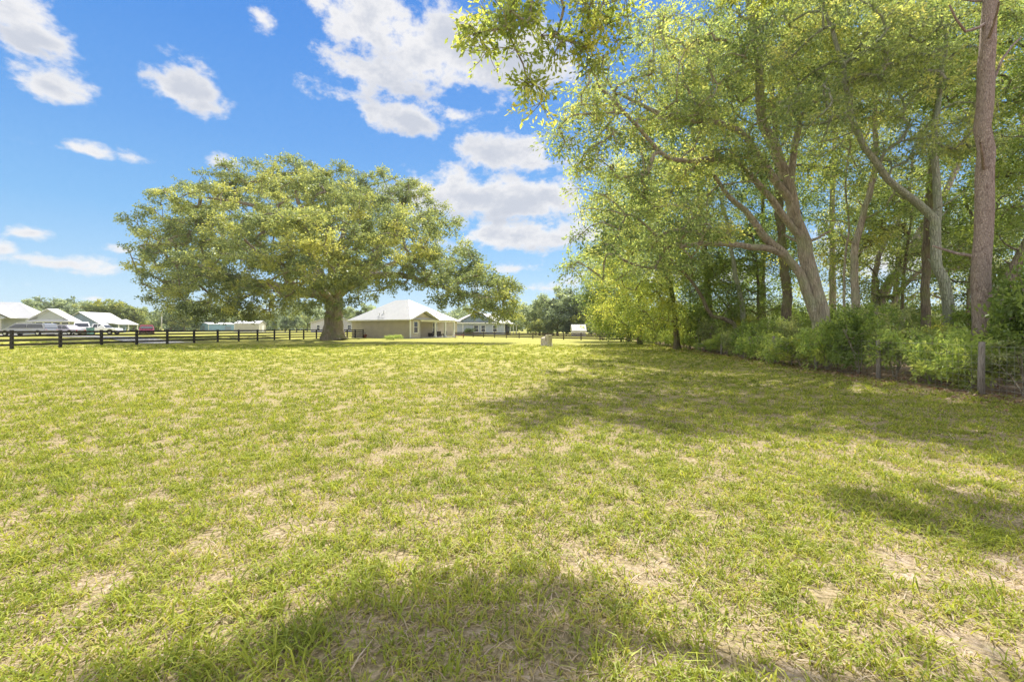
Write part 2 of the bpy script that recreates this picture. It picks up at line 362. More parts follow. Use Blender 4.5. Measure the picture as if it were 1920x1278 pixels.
def ground_mat():
    m, T = new_mat('turf')
    ge = T.n('ShaderNodeNewGeometry'); P = ge.outputs['Position']
    at = T.n('ShaderNodeAttribute', attribute_name='dry'); li = T.n('ShaderNodeAttribute', attribute_name='litter')
    nA = T.n('ShaderNodeTexNoise', inp={'Vector': P, 'Scale': 9.0, 'Detail': 8.0, 'Roughness': .7})
    nB = T.n('ShaderNodeTexNoise', inp={'Vector': P, 'Scale': .35, 'Detail': 5.0, 'Roughness': .6})
    nC = T.n('ShaderNodeTexNoise', inp={'Vector': P, 'Scale': 38.0, 'Detail': 6.0, 'Roughness': .7})
    nD = T.n('ShaderNodeTexNoise', inp={'Vector': P, 'Scale': 1.7, 'Detail': 6.0, 'Roughness': .65})
    gr = T.ramp(nB.outputs[0], [(.3, (.29, .31, .065)), (.5, (.37, .36, .075)), (.7, (.43, .39, .10))])
    gr = T.mix(T.n('ShaderNodeMapRange', inp={0: nD.outputs[0], 1: .42, 2: .66, 3: 0.0, 4: .55}).outputs[0], gr, (.20, .24, .055))
    gr = T.mix(T.n('ShaderNodeMapRange', inp={0: nA.outputs[0], 1: .35, 2: .75, 3: 0.0, 4: .5}).outputs[0], gr, (.34, .30, .11))
    sand = T.ramp(nC.outputs[0], [(.30, (.18, .13, .09)), (.48, (.40, .31, .23)), (.70, (.62, .54, .46))])
    near = T.ramp(nC.outputs[0], [(.34, (.12, .10, .05)), (.5, (.27, .22, .12)), (.66, (.48, .38, .26))])
    d = T.m('ADD', at.outputs['Fac'], T.m('MULTIPLY', T.m('SUBTRACT', nA.outputs[0], .5), .5))
    fd = T.n('ShaderNodeMapRange', interpolation_type='SMOOTHSTEP', inp={0: d, 1: .14, 2: .50, 3: 0.0, 4: 1.0}).outputs[0]
    sy = T.n('ShaderNodeSeparateXYZ', inp={0: P})
    # close to the camera the real blades stand on thatch: show the thatch between them
    ff = T.n('ShaderNodeMapRange', inp={0: sy.outputs[1], 1: 6.0, 2: 26.0, 3: 0.0, 4: 1.0}).outputs[0]
    c = T.mix(ff, near, gr)
    c = T.mix(T.m('MULTIPLY', fd, .85), c, sand)
    lit = T.ramp(nC.outputs[0], [(.3, (.18, .12, .085)), (.55, (.34, .235, .17)), (.75, (.52, .42, .33))])
    fl = T.n('ShaderNodeMapRange', inp={0: T.m('ADD', li.outputs['Fac'], T.m('MULTIPLY', T.m('SUBTRACT', nA.outputs[0], .5), .9)), 1: .3, 2: .7, 3: 0.0, 4: .9}).outputs[0]
    c = T.mix(fl, c, lit)
    h = T.m('ADD', T.m('MULTIPLY', nC.outputs[0], .5), nA.outputs[0])
    b = T.n('ShaderNodeBsdfPrincipled', inp={'Base Color': c, 'Roughness': .95, 'Specular IOR Level': .1})
    bp = T.n('ShaderNodeBump', inp={'Strength': .55, 'Distance': .05, 'Height': h}); T.link(bp.outputs[0], b.inputs['Normal'])
    finish(T, b.outputs[0]); return m

def make_ground():
    def spaced(a0, a1, step, far0, far1, g):
        c = list(np.arange(a0, a1, step)); s = step; x = a1; up = []
        while x < far1: up.append(x); s *= g; x += s
        s = step; x = a0 - step; dn = []
        while x > far0: dn.append(x); s *= g; x -= s
        return np.array(sorted(dn) + c + up + [])
    xs = spaced(-9, 13, .09, -4000, 4000, 1.045); ys = spaced(1.2, 13, .09, -400, 6000, 1.035)
    X, Y = np.meshgrid(xs, ys); Z = gz(X, Y) + .012 * (fbm(X * 3, Y * 3, 3) - .5) * (np.abs(X) < 30) * (Y < 40) + .05 * (fbm(X * .4, Y * .4, 2) - .5)
    V = np.stack([X, Y, Z], -1).reshape(-1, 3)
    ny, nx = X.shape; i = np.arange(ny * nx).reshape(ny, nx)
    Fq = np.stack([i[:-1, :-1], i[:-1, 1:], i[1:, 1:], i[1:, :-1]], -1).reshape(-1, 4)
    o = raw_mesh('ground', V, Fq, ground_mat(), smooth=True, attrs={'dry': dryness(X, Y).ravel(), 'litter': litterness(X, Y).ravel()})
    tag(o, 'mown yellow green lawn with bare sandy patches', None, None, 'structure')
def ground_h(X, Y): return gz(X, Y) + .012 * (fbm(X * 3, Y * 3, 3) - .5) + .05 * (fbm(X * .4, Y * .4, 2) - .5)
make_ground()

# driveway and road beyond the board fence
def strip(name, pts, w, mat, dz, label):
    V = []; n = len(pts)
    for i in range(n):
        p = Vector(pts[i]); t = (Vector(pts[min(i + 1, n - 1)]) - Vector(pts[max(0, i - 1)])).normalized(); s = Vector((-t.y, t.x))
        for k in (-1, -.5, 0, .5, 1):
            q = p + s * w / 2 * k; V.append((q.x, q.y, float(gz(q.x, q.y)) + .03 + dz))
    Fq = [(i * 5 + j, i * 5 + j + 1, i * 5 + j + 6, i * 5 + j + 5) for i in range(n - 1) for j in range(4)]
    o = raw_mesh(name, np.array(V), np.array(Fq), mat); tag(o, label, None, None, 'structure'); return o
strip('driveway', [(-32.5 - t * .9, 44 + t * .5) for t in np.linspace(0, 52, 40)], 4.2, M['concrete'], .01, 'pale concrete driveway behind the black board fence')
strip('road', [(x, 128) for x in np.linspace(-420, -40, 60)], 7, paint('asphalt', (.16, .16, .16), .9), .01, 'grey road running along the far treeline')

# ------------------------------------------------------------------ grass blades
def make_grass():
    rs = np.random.RandomState(3)
    mat = leaf_mat('grass_blades', [(0, (.18, .23, .045)), (.3, (.30, .36, .065)), (.58, (.46, .49, .085)), (.72, (.48, .41, .17)), (.86, (.50, .40, .28)), (1, (.62, .53, .43))], .42, .012, (1.15, 1.1, .6))
    VV = []; TT = []
    bands = [(1.3, 3.0, 4600, 1.0), (3.0, 5.0, 2900, 1.15), (5.0, 8.5, 1350, 1.5), (8.5, 14, 620, 2.0), (14, 24, 260, 3.0), (24, 40, 80, 5)]
    for (y0, y1, den, ws) in bands:
        area = 1.18 * (y1 ** 2 - y0 ** 2); n = int(area * den)
        # clumped: tuft centres, blades scattered about them
        nt = n // 14
        ty = np.sqrt(rs.rand(nt) * (y1 ** 2 - y0 ** 2) + y0 ** 2); tx = (rs.rand(nt) * 2 - 1) * (1.18 * ty)
        d = dryness(tx, ty) + .05 * rs.randn(nt)
        keep = (rs.rand(nt) < np.clip(1.05 - 1.9 * np.clip(d - .03, 0, 1), .38, 1)) & (tx < FENCE_X(ty) + .4) & ((tx < FENCE_X(ty) - .6) | (rs.rand(nt) < .25))
        tx, ty, d = tx[keep], ty[keep], d[keep]
        th = np.clip(rs.lognormal(-.12, .42, len(tx)), .35, 2.8)
        tc = rs.randn(len(tx)) * .11 + (fbm(tx * .5, ty * .5, 3) - .5) * .22
        rep = np.repeat(np.arange(len(tx)), 14); k = len(rep)
        rad = .035 * (1 + .35 * (ws - 1))
        x = tx[rep] + rs.randn(k) * rad; y = ty[rep] + rs.randn(k) * rad
        dd = d[rep]
        H = (.024 + .026 * rs.rand(k)) * th[rep] * (1 + .12 * (ws - 1)) * np.clip(1.1 - dd, .5, 1.2)
        w = (.0026 + .0026 * rs.rand(k)) * ws
        a = rs.rand(k) * 2 * PI; lean = H * (.6 + 1.9 * rs.rand(k))
        straw = rs.rand(k) < np.clip(.24 + 1.2 * dd, .10, .85)
        H = np.where(straw, H * .35, H); lean = np.where(straw, lean * 1.3 + .02, lean)
        z = ground_h(x, y)
        dx, dy = np.cos(a), np.sin(a)
        b = rs.rand(k) * 2 * PI; sx, sy = np.cos(b) * w, np.sin(b) * w
        p0 = np.stack([x - sx, y - sy, z - .004], 1); p1 = np.stack([x + sx, y + sy, z - .004], 1)
        mx, my = x + dx * lean * .35, y + dy * lean * .35
        p2 = np.stack([mx + sx * .8, my + sy * .8, z + H * .72], 1); p3 = np.stack([mx - sx * .8, my - sy * .8, z + H * .72], 1)
        p4 = np.stack([x + dx * lean, y + dy * lean, z + H * (.95 - .3 * (lean > H))], 1)
        t = np.where(straw, .72 + .28 * rs.rand(k), np.clip(.36 + tc[rep] + .14 * rs.randn(k) + .25 * dd, 0, .68))
        VV.append(np.stack([p0, p1, p2, p3, p4, p4 - [0, 0, 1e-4]], 1).reshape(-1, 3)); TT.append(np.repeat(t, 6))
    V = np.concatenate(VV); n = len(V) // 6; b = np.arange(n)[:, None] * 6
    F3 = np.concatenate([b + [0, 1, 2], b + [0, 2, 3], b + [3, 2, 4]], 0)
    o = raw_mesh('grass', V, F3, mat, attrs={'tint': np.concatenate(TT)})
    tag(o, 'short tufted lawn grass, green with straw coloured blades', 'grass', None, 'stuff')
    print('grass blades', n)
make_grass()

def make_litter():
    rs = np.random.RandomState(5); n = 6000
    y = 3 + rs.rand(n) ** 1.3 * 34; x = FENCE_X(y) + rs.randn(n) * .75 - .1
    keep = x < FENCE_X(y) + 2; x, y = x[keep], y[keep]; n = len(x)
    s = (.02 + .035 * rs.rand(n)); a = rs.rand(n) * 2 * PI
    ax = np.stack([np.cos(a), np.sin(a), rs.randn(n) * .35], 1) * s[:, None]; bx = np.stack([-np.sin(a), np.cos(a), rs.randn(n) * .35], 1) * s[:, None] * .5
    p = np.stack([x, y, ground_h(x, y) + .012 + .02 * rs.rand(n)], 1)
    V = np.stack([p - ax, p + bx, p + ax, p - bx], 1).reshape(-1, 3)
    m = leaf_mat('fallen_leaves', [(0, (.13, .06, .035)), (.5, (.30, .15, .09)), (1, (.50, .38, .26))], .15, .02, (1, 1, 1))
    o = raw_mesh('leaf_litter', V, np.arange(len(V)).reshape(-1, 4), m, attrs={'tint': np.repeat(rs.rand(n), 4)})
    tag(o, 'reddish brown fallen leaves strewn along the wire fence', 'leaf litter', None, 'stuff')
make_litter()

# ------------------------------------------------------------------ trees
def unit(v): return v / np.maximum(np.linalg.norm(v, axis=-1, keepdims=True), 1e-9)
def leaf_cloud(C, ct, R_, nt, nl, L, Wd, rs, flat=.7, droop=.15, jit=.12, upb=.7):
    """sprays of leaves set along nt twigs round each clump centre; returns verts, tint, twig ends"""
    n = len(C); Rr = R_ * (.7 + .6 * rs.rand(n))
    D = unit(rs.randn(n, nt, 3)); D[..., 2] = D[..., 2] * flat - droop
    t = rs.rand(n, nt, nl) ** .65
    P = C[:, None, None, :] + D[:, :, None, :] * (Rr[:, None, None, None] * t[..., None]) + rs.randn(n, nt, nl, 3) * (jit * R_)
    P = P.reshape(-1, 3); Dd = np.repeat(D.reshape(-1, 3), nl, 0)
    ax = unit(unit(Dd) + rs.randn(len(P), 3) * .7 + [0, 0, -.15]); nr = unit(rs.randn(len(P), 3) + [0, 0, upb])
    sd_ = unit(np.cross(ax, nr)); l = L * (.65 + .7 * rs.rand(len(P)))[:, None]; w = Wd * (.7 + .6 * rs.rand(len(P)))[:, None]
    V = np.stack([P, P + ax * l * .45 + sd_ * w * .5, P + ax * l, P + ax * l * .5 - sd_ * w * .5], 1).reshape(-1, 3)
    tt = np.repeat(ct, nt * nl) + rs.randn(len(P)) * .13
    return V, np.clip(np.repeat(tt, 4), 0, 1), D, Rr

class Tree:
    def __init__(s, seed): s.rs = np.random.RandomState(seed); s.P = []; s.par = []; s.rad = []; s.chains = []
    def limb(s, pts, r0, r1, from_node=-1, sub=None):
        """explicit limb through pts, smoothed; returns node index range"""
        pts = [Vector(p) for p in pts]; out = []
        n = len(pts)
        for i in range(n - 1):                                    # catmull-rom
            a, b, c, d = pts[max(i - 1, 0)], pts[i], pts[i + 1], pts[min(i + 2, n - 1)]
            m = max(2, int((c - b).length / .45)); m = min(m, 10)
            for j in range(m):
                t = j / m
                out.append(.5 * ((2 * b) + (c - a) * t + (2 * a - 5 * b + 4 * c - d) * t * t + (3 * b - a - 3 * c + d) * t ** 3))
        out.append(pts[-1])
        N = len(out); ids = []
        for i, p in enumerate(out):
            w = min(.12, .3 * r0) if 0 < i < N - 1 else 0
            q = np.array(p) + s.rs.randn(3) * w * .35
            s.P.append(q); s.rad.append(r0 + (r1 - r0) * (i / (N - 1)) ** .85)
            s.par.append(from_node if i == 0 else len(s.P) - 2); ids.append(len(s.P) - 1)
        s.chains.append((ids, 30 if r0 > 1 else 12 if r0 > .15 else 7)); return ids
    def grow(s, C, tip=.012, pipe=.5, sag=.12, step=.7, sides=5, minid=0):
        rs = s.rs; P = np.array(s.P); fixed = len(P)
        d0 = np.array([np.min(np.sum((P[minid:] - c) ** 2, 1)) for c in C]); order = np.argsort(d0)
        maxn = len(P) + len(C) * 14; A = np.zeros((maxn, 3)); A[:len(P)] = P; n = len(P)
        par = list(s.par); fx = [True] * n
        newch = []; ends = {}
        for ci in order:
            c = C[ci]; dd = A[minid:n] - c; dist = np.sqrt((dd ** 2).sum(1)) + .35 * np.maximum(0, A[minid:n, 2] - c[2])
            k = int(np.argmin(dist)) + minid; p0 = A[k]; L = np.linalg.norm(c - p0)
            if L < 1e-3: continue
            m = int(min(12, max(2, round(L / step))))
            pp = A[par[k]] if par[k] >= 0 else p0 - [0, 0, 1.]
            pd = unit((p0 - pp)[None])[0]; ctrl = p0 + pd * L * .22 + (c - p0) * .30 + np.array([0, 0, sag * L]) + rs.randn(3) * L * .07
            prev = k; ids = [k]
            for j in range(1, m + 1):
                t = j / m; q = (1 - t) ** 2 * p0 + 2 * t * (1 - t) * ctrl + t * t * c + (rs.randn(3) * .03 * L if j < m else 0)
                A[n] = q; par.append(prev); prev = n; ids.append(n); n += 1
            newch.append(ids)
        cnt = np.zeros(n); 
        for ids in newch: cnt[ids[-1]] += 1
        for i in range(n - 1, -1, -1):
            if par[i] >= 0: cnt[par[i]] += cnt[i]
        rad = np.zeros(n); rad[:fixed] = s.rad; rad[fixed:] = tip * np.maximum(cnt[fixed:], 1) ** pipe
        s.P = list(A[:n]); s.par = par; s.rad = list(rad)
        for ids in newch:
            s.chains.append((ids, sides if rad[ids[1]] < .06 else sides + 2))
    def wood(s, name, mat, parent, flare=None):
        V = []; Fc = []; nb = 0; P = np.array(s.P); Rd = np.array(s.rad)
        if getattr(s, 'twigs', None):
            for (a, b, r) in s.twigs:
                pass
        for ids, k in s.chains:
            p = P[ids]; r = Rd[ids].copy()
            if len(ids) > 1: r[0] = min(r[0], r[1] * 1.25 if ids[0] != ids[1] - 1 else r[0])
            t = np.gradient(p, axis=0); t = unit(t); up = np.array([.21, .13, .97]); up = np.where(np.abs(t @ up)[:, None] > .95, np.array([1., .1, .1]), up)
            a = unit(np.cross(t, up)); 
            for i in range(1, len(a)):                           # keep the frame from flipping
                if a[i] @ a[i - 1] < 0: a[i] = -a[i]
            c = np.cross(t, a); th = np.arange(k) * 2 * PI / k
            rr = r[:, None] * np.ones(k)
            if k >= 10: rr = rr * (1 + .07 * np.sin(th * 3 + p[:, 2:3] * .9) + .05 * np.sin(th * 5 + 1.3 * p[:, 2:3] + 2))
            if k >= 30: rr = rr * (1 + .07 * np.abs(np.sin(th * 4 + p[:, 2:3] * .25 + .6 * np.sin(p[:, 2:3]))) + .05 * np.sin(th * 9 + p[:, 2:3] * .5) + .10 * np.sin(th * 7 + 1) * np.exp(-np.maximum(p[:, 2:3], 0)))
            ring = p[:, None] + (a[:, None] * np.cos(th)[:, None] + c[:, None] * np.sin(th)[:, None]) * rr[..., None]
            V.append(ring.reshape(-1, 3)); m = len(ids)
            i, j = np.meshgrid(np.arange(m - 1), np.arange(k), indexing='ij')
            Fc.append(np.stack([nb + i * k + j, nb + i * k + (j + 1) % k, nb + (i + 1) * k + (j + 1) % k, nb + (i + 1) * k + j], -1).reshape(-1, 4)); nb += m * k
        return raw_mesh(name, np.concatenate(V), np.concatenate(Fc), mat, parent, smooth=True)
    def twig_mesh(s, C, D, Rr, r=.006):
        """fold the clump twigs into the wood as thin tapering sticks"""
        n, nt, _ = D.shape
        for i in range(n):
            for j in range(nt):
                a = len(s.P); e = C[i] + D[i, j] * Rr[i] * .9
                s.P += [C[i], (C[i] + e) / 2 + s.rs.randn(3) * .04 * Rr[i], e]; s.rad += [r, r * .7, r * .3]; s.par += [-1, a, a + 1]; s.chains.append(([a, a + 1, a + 2], 3))

def sample_lobes(lobes, n, rs, shell=.55, zmin=None):
    """clump centres filling ellipsoids, weighted to their outer part"""
    wts = np.array([l[3] * l[4] * l[5] for l in lobes]) ** .8; wts /= wts.sum(); out = []
    for l, w in zip(lobes, wts):
        k = max(1, int(round(n * w))); d = unit(rs.randn(k, 3)); r = shell + (1 - shell) * rs.rand(k) ** .7
        out.append(np.array(l[:3]) + d * r[:, None] * np.array(l[3:6]))
    C = np.concatenate(out)
    if zmin is not None: C = C[C[:, 2] > zmin]
    return C

def finish_tree(tr, root, C, R_, nt, nl, L, Wd, bark, leaf, tip=.012, pipe=.5, flat=.7, droop=.15, tint0=.4, tvar=.18, twigs=False, step=.7, sag=.12, minid=0, tintf=None, sides=5):
    """grow branches to the clump centres C, leaf them out, build trunk and crown under root (all in world space, root at base)"""
    rs = tr.rs
    tr.grow(C, tip, pipe, sag, step, sides, minid)
    ct = tint0 + tvar * rs.randn(len(C))
    if tintf is not None: ct = ct + tintf(C)
    V, tt, D, Rr = leaf_cloud(C, ct, R_, nt, nl, L, Wd, rs, flat, droop)
    if twigs: tr.twig_mesh(C, D, Rr)
    base = np.array(root.location)
    tr.P = [p - base for p in tr.P]
    tr.wood('trunk', bark, root)
    raw_mesh('crown', V - base, np.arange(len(V)).reshape(-1, 4), leaf, root, attrs={'tint': tt})
    return len(V) // 4

def PX(px, py, Y, r, dep=None):
    """lobe centred at a pixel and depth, radii in metres (rx, ry, rz)"""
    p = W(px, py, Y); return (p.x, p.y, p.z, *r)

# --- the spreading live oak on the left
def make_oak():
    Y0 = 56.0; base = G(626, Y0); rt = empty('live_oak', base, 0, 'huge spreading live oak with thick fluted trunk beside the tan house', 'tree')
    tr = Tree(11); w = lambda x, y, d=0: W(x, y, Y0 + d)
    b = Vector((base.x, base.y, -.15))
    t = tr.limb([b, w(626, 622), w(627, 600), w(628, 578), w(624, 556)], 1.6, .95)
    # trunk flare
    for i, k in enumerate(t): tr.rad[k] = .97 + .68 * math.exp(-max(0, tr.P[k][2]) / .8)
    T_ = t[-1]; fk = t[-3]
    L = {}
    L['l1'] = tr.limb([tr.P[fk], w(600, 552, -1), w(560, 547, -2), w(505, 535, -3), w(440, 522, -4), w(380, 500, -4), w(320, 490, -4)], .75, .14, fk)
    L['l2'] = tr.limb([tr.P[T_], w(605, 525, 1), w(585, 480, 2), w(577, 430, 2), w(560, 380, 1), w(548, 335, 0)], .85, .13, T_)
    L['l3'] = tr.limb([tr.P[T_], w(655, 530, 0), w(690, 500, -1), w(718, 462, -1), w(760, 425, -2), w(800, 400, -2)], .8, .13, T_)
    L['l4'] = tr.limb([tr.P[T_], w(650, 540, 2), w(690, 520, -1), w(740, 515, -4), w(800, 528, -7), w(860, 548, -9), w(920, 560, -10)], .62, .12, T_)
    L['l5'] = tr.limb([tr.P[T_], w(622, 510, 4), w(640, 450, 7), w(660, 390, 8), w(670, 350, 8)], .7, .12, T_)
    L['l6'] = tr.limb([tr.P[fk], w(600, 540, -4), w(570, 520, -8), w(530, 495, -12), w(480, 470, -14)], .55, .12, fk)
    L['l7'] = tr.limb([tr.P[T_], w(640, 530, -4), w(650, 505, -8), w(640, 480, -11)], .5, .12, T_)
    L['l8'] = tr.limb([tr.P[T_], w(600, 530, 6), w(560, 500, 11), w(500, 470, 15)], .55, .12, T_)
    L['l9'] = tr.limb([tr.P[T_], w(660, 530, 6), w(720, 500, 12), w(780, 470, 14)], .5, .12, T_)
    L['l10'] = tr.limb([w(577, 430, 2), w(520, 400, 2), w(450, 380, 1), w(380, 370, 0)], .36, .1, L['l2'][-8])
    L['l11'] = tr.limb([w(560, 547, -2), w(520, 500, -1), w(450, 460, 0), w(340, 430, 0)], .34, .1, L['l1'][8])
    m = lambda x, y, d, rx, rz, ry=None: PX(x + max(0, 430 - x) * .13, y + max(0, 420 - y) * .15, Y0 + d, (rx * .97, (ry or rx), rz))
    lobes = [m(290, 425, 0, 4.2, 2.6), m(262, 485, -1, 2.9, 2.0), m(300, 520, -2, 3.4, 2.3), m(345, 465, -4, 4.6, 2.8), m(350, 365, 2, 4.0, 2.6), m(400, 330, 0, 4.2, 2.4), m(430, 400, -7, 5.2, 3.2), m(470, 325, 3, 4.6, 2.2),
             m(560, 318, 2, 4.8, 2.6), m(560, 365, -7, 5.2, 3.4), m(640, 335, 4, 4.6, 2.6), m(715, 345, 1, 4.8, 2.6), m(660, 390, -8, 5.2, 3.4), m(770, 395, 0, 4.6, 3.2), m(820, 440, -2, 3.5, 3.4), m(845, 480, -4, 2.4, 2.4),
             m(740, 440, -9, 4.8, 3.2), m(520, 455, -14, 5.6, 2.6), m(600, 500, -15, 4.2, 2.2), m(640, 545, -13, 2.6, 1.8), m(430, 490, -11, 5.0, 2.6), m(370, 545, -6, 4.2, 2.3), m(310, 562, -3, 2.4, 1.5), m(450, 555, -8, 4.0, 1.9),
             m(520, 560, -5, 3.2, 1.3), m(480, 520, -9, 4.0, 2), m(800, 505, -6, 4.2, 2.2), m(740, 505, -8, 3.4, 1.8), m(860, 525, -9, 4.2, 2.4), m(905, 545, -10, 3.8, 2.6), m(930, 570, -9, 2.6, 1.8), m(880, 500, -6, 2.6, 1.6), m(945, 560, -11, 2.3, 2.3), m(955, 580, -11, 1.6, 1.6),
             m(820, 555, -9, 1.8, 1.1), m(705, 545, -6, 2.2, 1.0), m(775, 350, 3, 2.2, 1.6), m(628, 520, -14, 3.0, 1.8), m(560, 530, -12, 3.0, 1.6), m(400, 575, -6, 3.4, 1.2), m(480, 585, -5, 2.8, .9), m(340, 585, -5, 2.4, .9), m(280, 545, -2, 2.6, 1.6), m(560, 580, 4, 3.0, 1.0), m(690, 470, -13, 3.4, 2.0), m(600, 440, -15, 4.4, 2.4),
             m(480, 400, 10, 6, 4.5), m(600, 380, 12, 6, 4.5), m(700, 410, 12, 6, 4.2), m(400, 440, 8, 5.5, 4), m(330, 480, 6, 4.5, 3), m(560, 460, 16, 6, 3), m(700, 480, 15, 5, 2.5)]
    C = sample_lobes(lobes, 1420, tr.rs, .6, 2.2)
    def tintf(C):
        y = (C[:, 1] < Y0 - 9) * .12 + .75 * (fbm(C[:, 0] * .26 + 5, C[:, 2] * .36 + 3 + C[:, 1] * .1, 2) - .5)
        return y + .05 * (C[:, 0] > -4)
    n = finish_tree(tr, rt, C, 1.12, 10, 20, .24, .13, M['bark_oak'], M['leaf_oak'], tip=.028, pipe=.52, flat=.55, droop=.12, tint0=.385, tvar=.14, step=1.3, tintf=tintf)
    # ragged hanging moss clumps and vines on the trunk
    rs = np.random.RandomState(8); Cm = np.array([[*(W(x, y, Y0 - 1.9))] for x, y in [(608, 560), (618, 572), (632, 566), (640, 580), (612, 590), (636, 596), (645, 562), (600, 553)]])
    V, tt, _, _ = leaf_cloud(Cm, np.full(len(Cm), .45), .55, 8, 22, .16, .09, rs, .9, .25)
    raw_mesh('trunk_ferns', V - np.array(base), np.arange(len(V)).reshape(-1, 4), M['leaf_oak'], rt, attrs={'tint': tt})
    print('oak leaves', n)
make_oak()

# --- trees of the belt on the right
BELT = []
def belt_tree(seed, name, label, base, limbs, lobes, n, R_, nt, nl, L, Wd, bark='bark_grey', leaf='leaf_belt', tint0=.42, tvar=.16, twigs=False, tip=.0125, shell=.5, zmin=None, step=.6, droop=.2, flat=.65, cat='tree'):
    b = Vector((base[0], base[1], float(gz(base[0], base[1]))))
    rt = empty(name, b, 0, label, cat, 'trees in the belt on the right')
    tr = Tree(seed); idx = {}
    for i, (key, frm, pts, r0, r1) in enumerate(limbs):
        fn = -1; pts = [Vector(p) for p in pts]
        if frm is not None:
            ids = idx[frm[0]]; fn = ids[int(frm[1] * (len(ids) - 1))]; pts = [Vector(tr.P[fn])] + pts
        else: pts = [b - Vector((0, 0, .1))] + pts
        idx[key] = tr.limb(pts, r0, r1, fn)
    if base[1] < 23:
        for q in range(4):
            k = idx[limbs[0][0]][int(len(idx[limbs[0][0]]) * tr.rs.uniform(.15, .6))]; p = np.array(tr.P[k]); r = tr.rad[k]; a = tr.rs.rand() * 6.28; e = np.array([math.cos(a), math.sin(a), .35]) * (r + tr.rs.uniform(.12, .9))
            tr.limb([p, p + e * .5, p + e + [0, 0, .1]], r * .28, r * .14, k)
    # root flare
    for k in idx[limbs[0][0]]: tr.rad[k] *= 1 + .6 * math.exp(-max(0, tr.P[k][2] - b.z) / .35)
    C = sample_lobes(lobes, n, tr.rs, shell, zmin)
    nn = finish_tree(tr, rt, C, R_, nt, nl, L, Wd, M[bark], M[leaf], tip=tip, tint0=tint0, tvar=tvar, twigs=twigs, step=step, droop=droop, flat=flat, minid=2, tintf=lambda C: .75 * (fbm(C[:, 0] * .5 + 7, C[:, 2] * .6 + 3 + C[:, 1] * .3, 2) - .5))
    BELT.append(nn); return rt

w = W
# 1 the big leaning trunk with the fork
belt_tree(21, 'leaning_tree', 'biggest leaning grey trunk that forks low, its long limb reaching left over the lawn', G(1545, 18),
    [('t', None, [w(1532, 560, 18), w(1512, 480, 18), w(1493, 410, 17.8), w(1475, 330, 17.6), w(1440, 255, 17.3), w(1424, 200, 17.2), w(1424, 120, 17), w(1405, 20, 17), w(1390, -80, 17)], .345, .08),
     ('f', ('t', .12), [w(1490, 498, 17.8), w(1450, 468, 17.5), w(1410, 461, 17), w(1340, 456, 16.5), w(1275, 462, 16)], .21, .06),
     ('g', ('f', .45), [w(1430, 440, 17.2), w(1395, 395, 17), w(1365, 365, 16.8), w(1340, 330, 16.5)], .17, .06),
     ('h', ('t', .45), [w(1500, 222, 17), w(1545, 182, 16.8), w(1582, 172, 16.5), w(1625, 110, 16), w(1660, 60, 16)], .15, .05),
     ('i', ('t', .42), [w(1400, 262, 17), w(1370, 240, 16.6), w(1330, 226, 16), w(1280, 225, 15.5), w(1220, 205, 15), w(1160, 175, 14.5)], .17, .05),
     ('j', ('t', .32), [w(1390, 310, 17), w(1330, 300, 16), w(1260, 300, 15), w(1215, 262, 14.5), w(1170, 210, 14), w(1125, 165, 13.5)], .15, .05)],
    [PX(1400, 50, 17, (2.6, 2.0, 1.9)), PX(1300, 80, 16, (2.4, 1.8, 1.7)), PX(1500, 80, 16.5, (2.4, 1.8, 1.7)), PX(1640, 60, 16, (2.2, 2.2, 2)), PX(1220, 160, 15, (2.3, 2, 1.6)), PX(1120, 200, 14, (1.3, 1.6, 1.3)), PX(1085, 255, 14, (1.1, 1.4, .8)),
     PX(1290, 260, 16, (2.2, 2, 1.5)), PX(1140, 320, 14.5, (1.4, 1.6, 1.2)), PX(1250, 400, 16, (1.7, 1.8, 1.4)), PX(1350, 330, 16.5, (1.8, 1.8, 1.3)), PX(1420, 160, 16, (2.2, 2, 1.5)), PX(1300, 450, 16, (1.6, 1.6, .9)), PX(1115, 420, 15, (1.1, 1.3, 1.0)), PX(1110, 500, 17, (.9, 1.2, .7)), PX(1180, 350, 16, (1.4, 1.5, 1.0)), PX(1200, 470, 17, (1.4, 1.5, 1.0))],
    540, .68, 8, 14, .125, .052, 'bark_grey', 'leaf_belt', .46, .17, True)
# 2 pale trunk leaning left
belt_tree(22, 'pale_tree', 'pale lichen covered trunk bending left at mid height, left of the pine', G(1792, 14.2),
    [('t', None, [w(1777, 565, 14.2), w(1757, 500, 14.2), w(1750, 430, 14.2), w(1738, 398, 14.2), w(1690, 355, 14), w(1645, 310, 13.8), w(1605, 245, 13.6), w(1588, 180, 13.5), w(1570, 90, 13.4), w(1540, 0, 13.2)], .185, .04),
     ('u', ('t', .3), [w(1756, 330, 14.4), w(1752, 240, 14.6), w(1765, 150, 14.8), w(1775, 60, 15)], .14, .05)],
    [PX(1560, 60, 13.5, (2.4, 2, 1.8)), PX(1650, 150, 13.6, (1.8, 1.6, 1.2)), PX(1760, 60, 14.6, (2.2, 2, 1.8)), PX(1520, 230, 13.2, (1.3, 1.3, .9)), PX(1680, 270, 14, (1.1, 1.1, .8)), PX(1820, 250, 14.5, (1.3, 1.3, .9))],
    290, .58, 8, 14, .11, .048, 'bark_pale', 'leaf_belt', .52, .17, True)
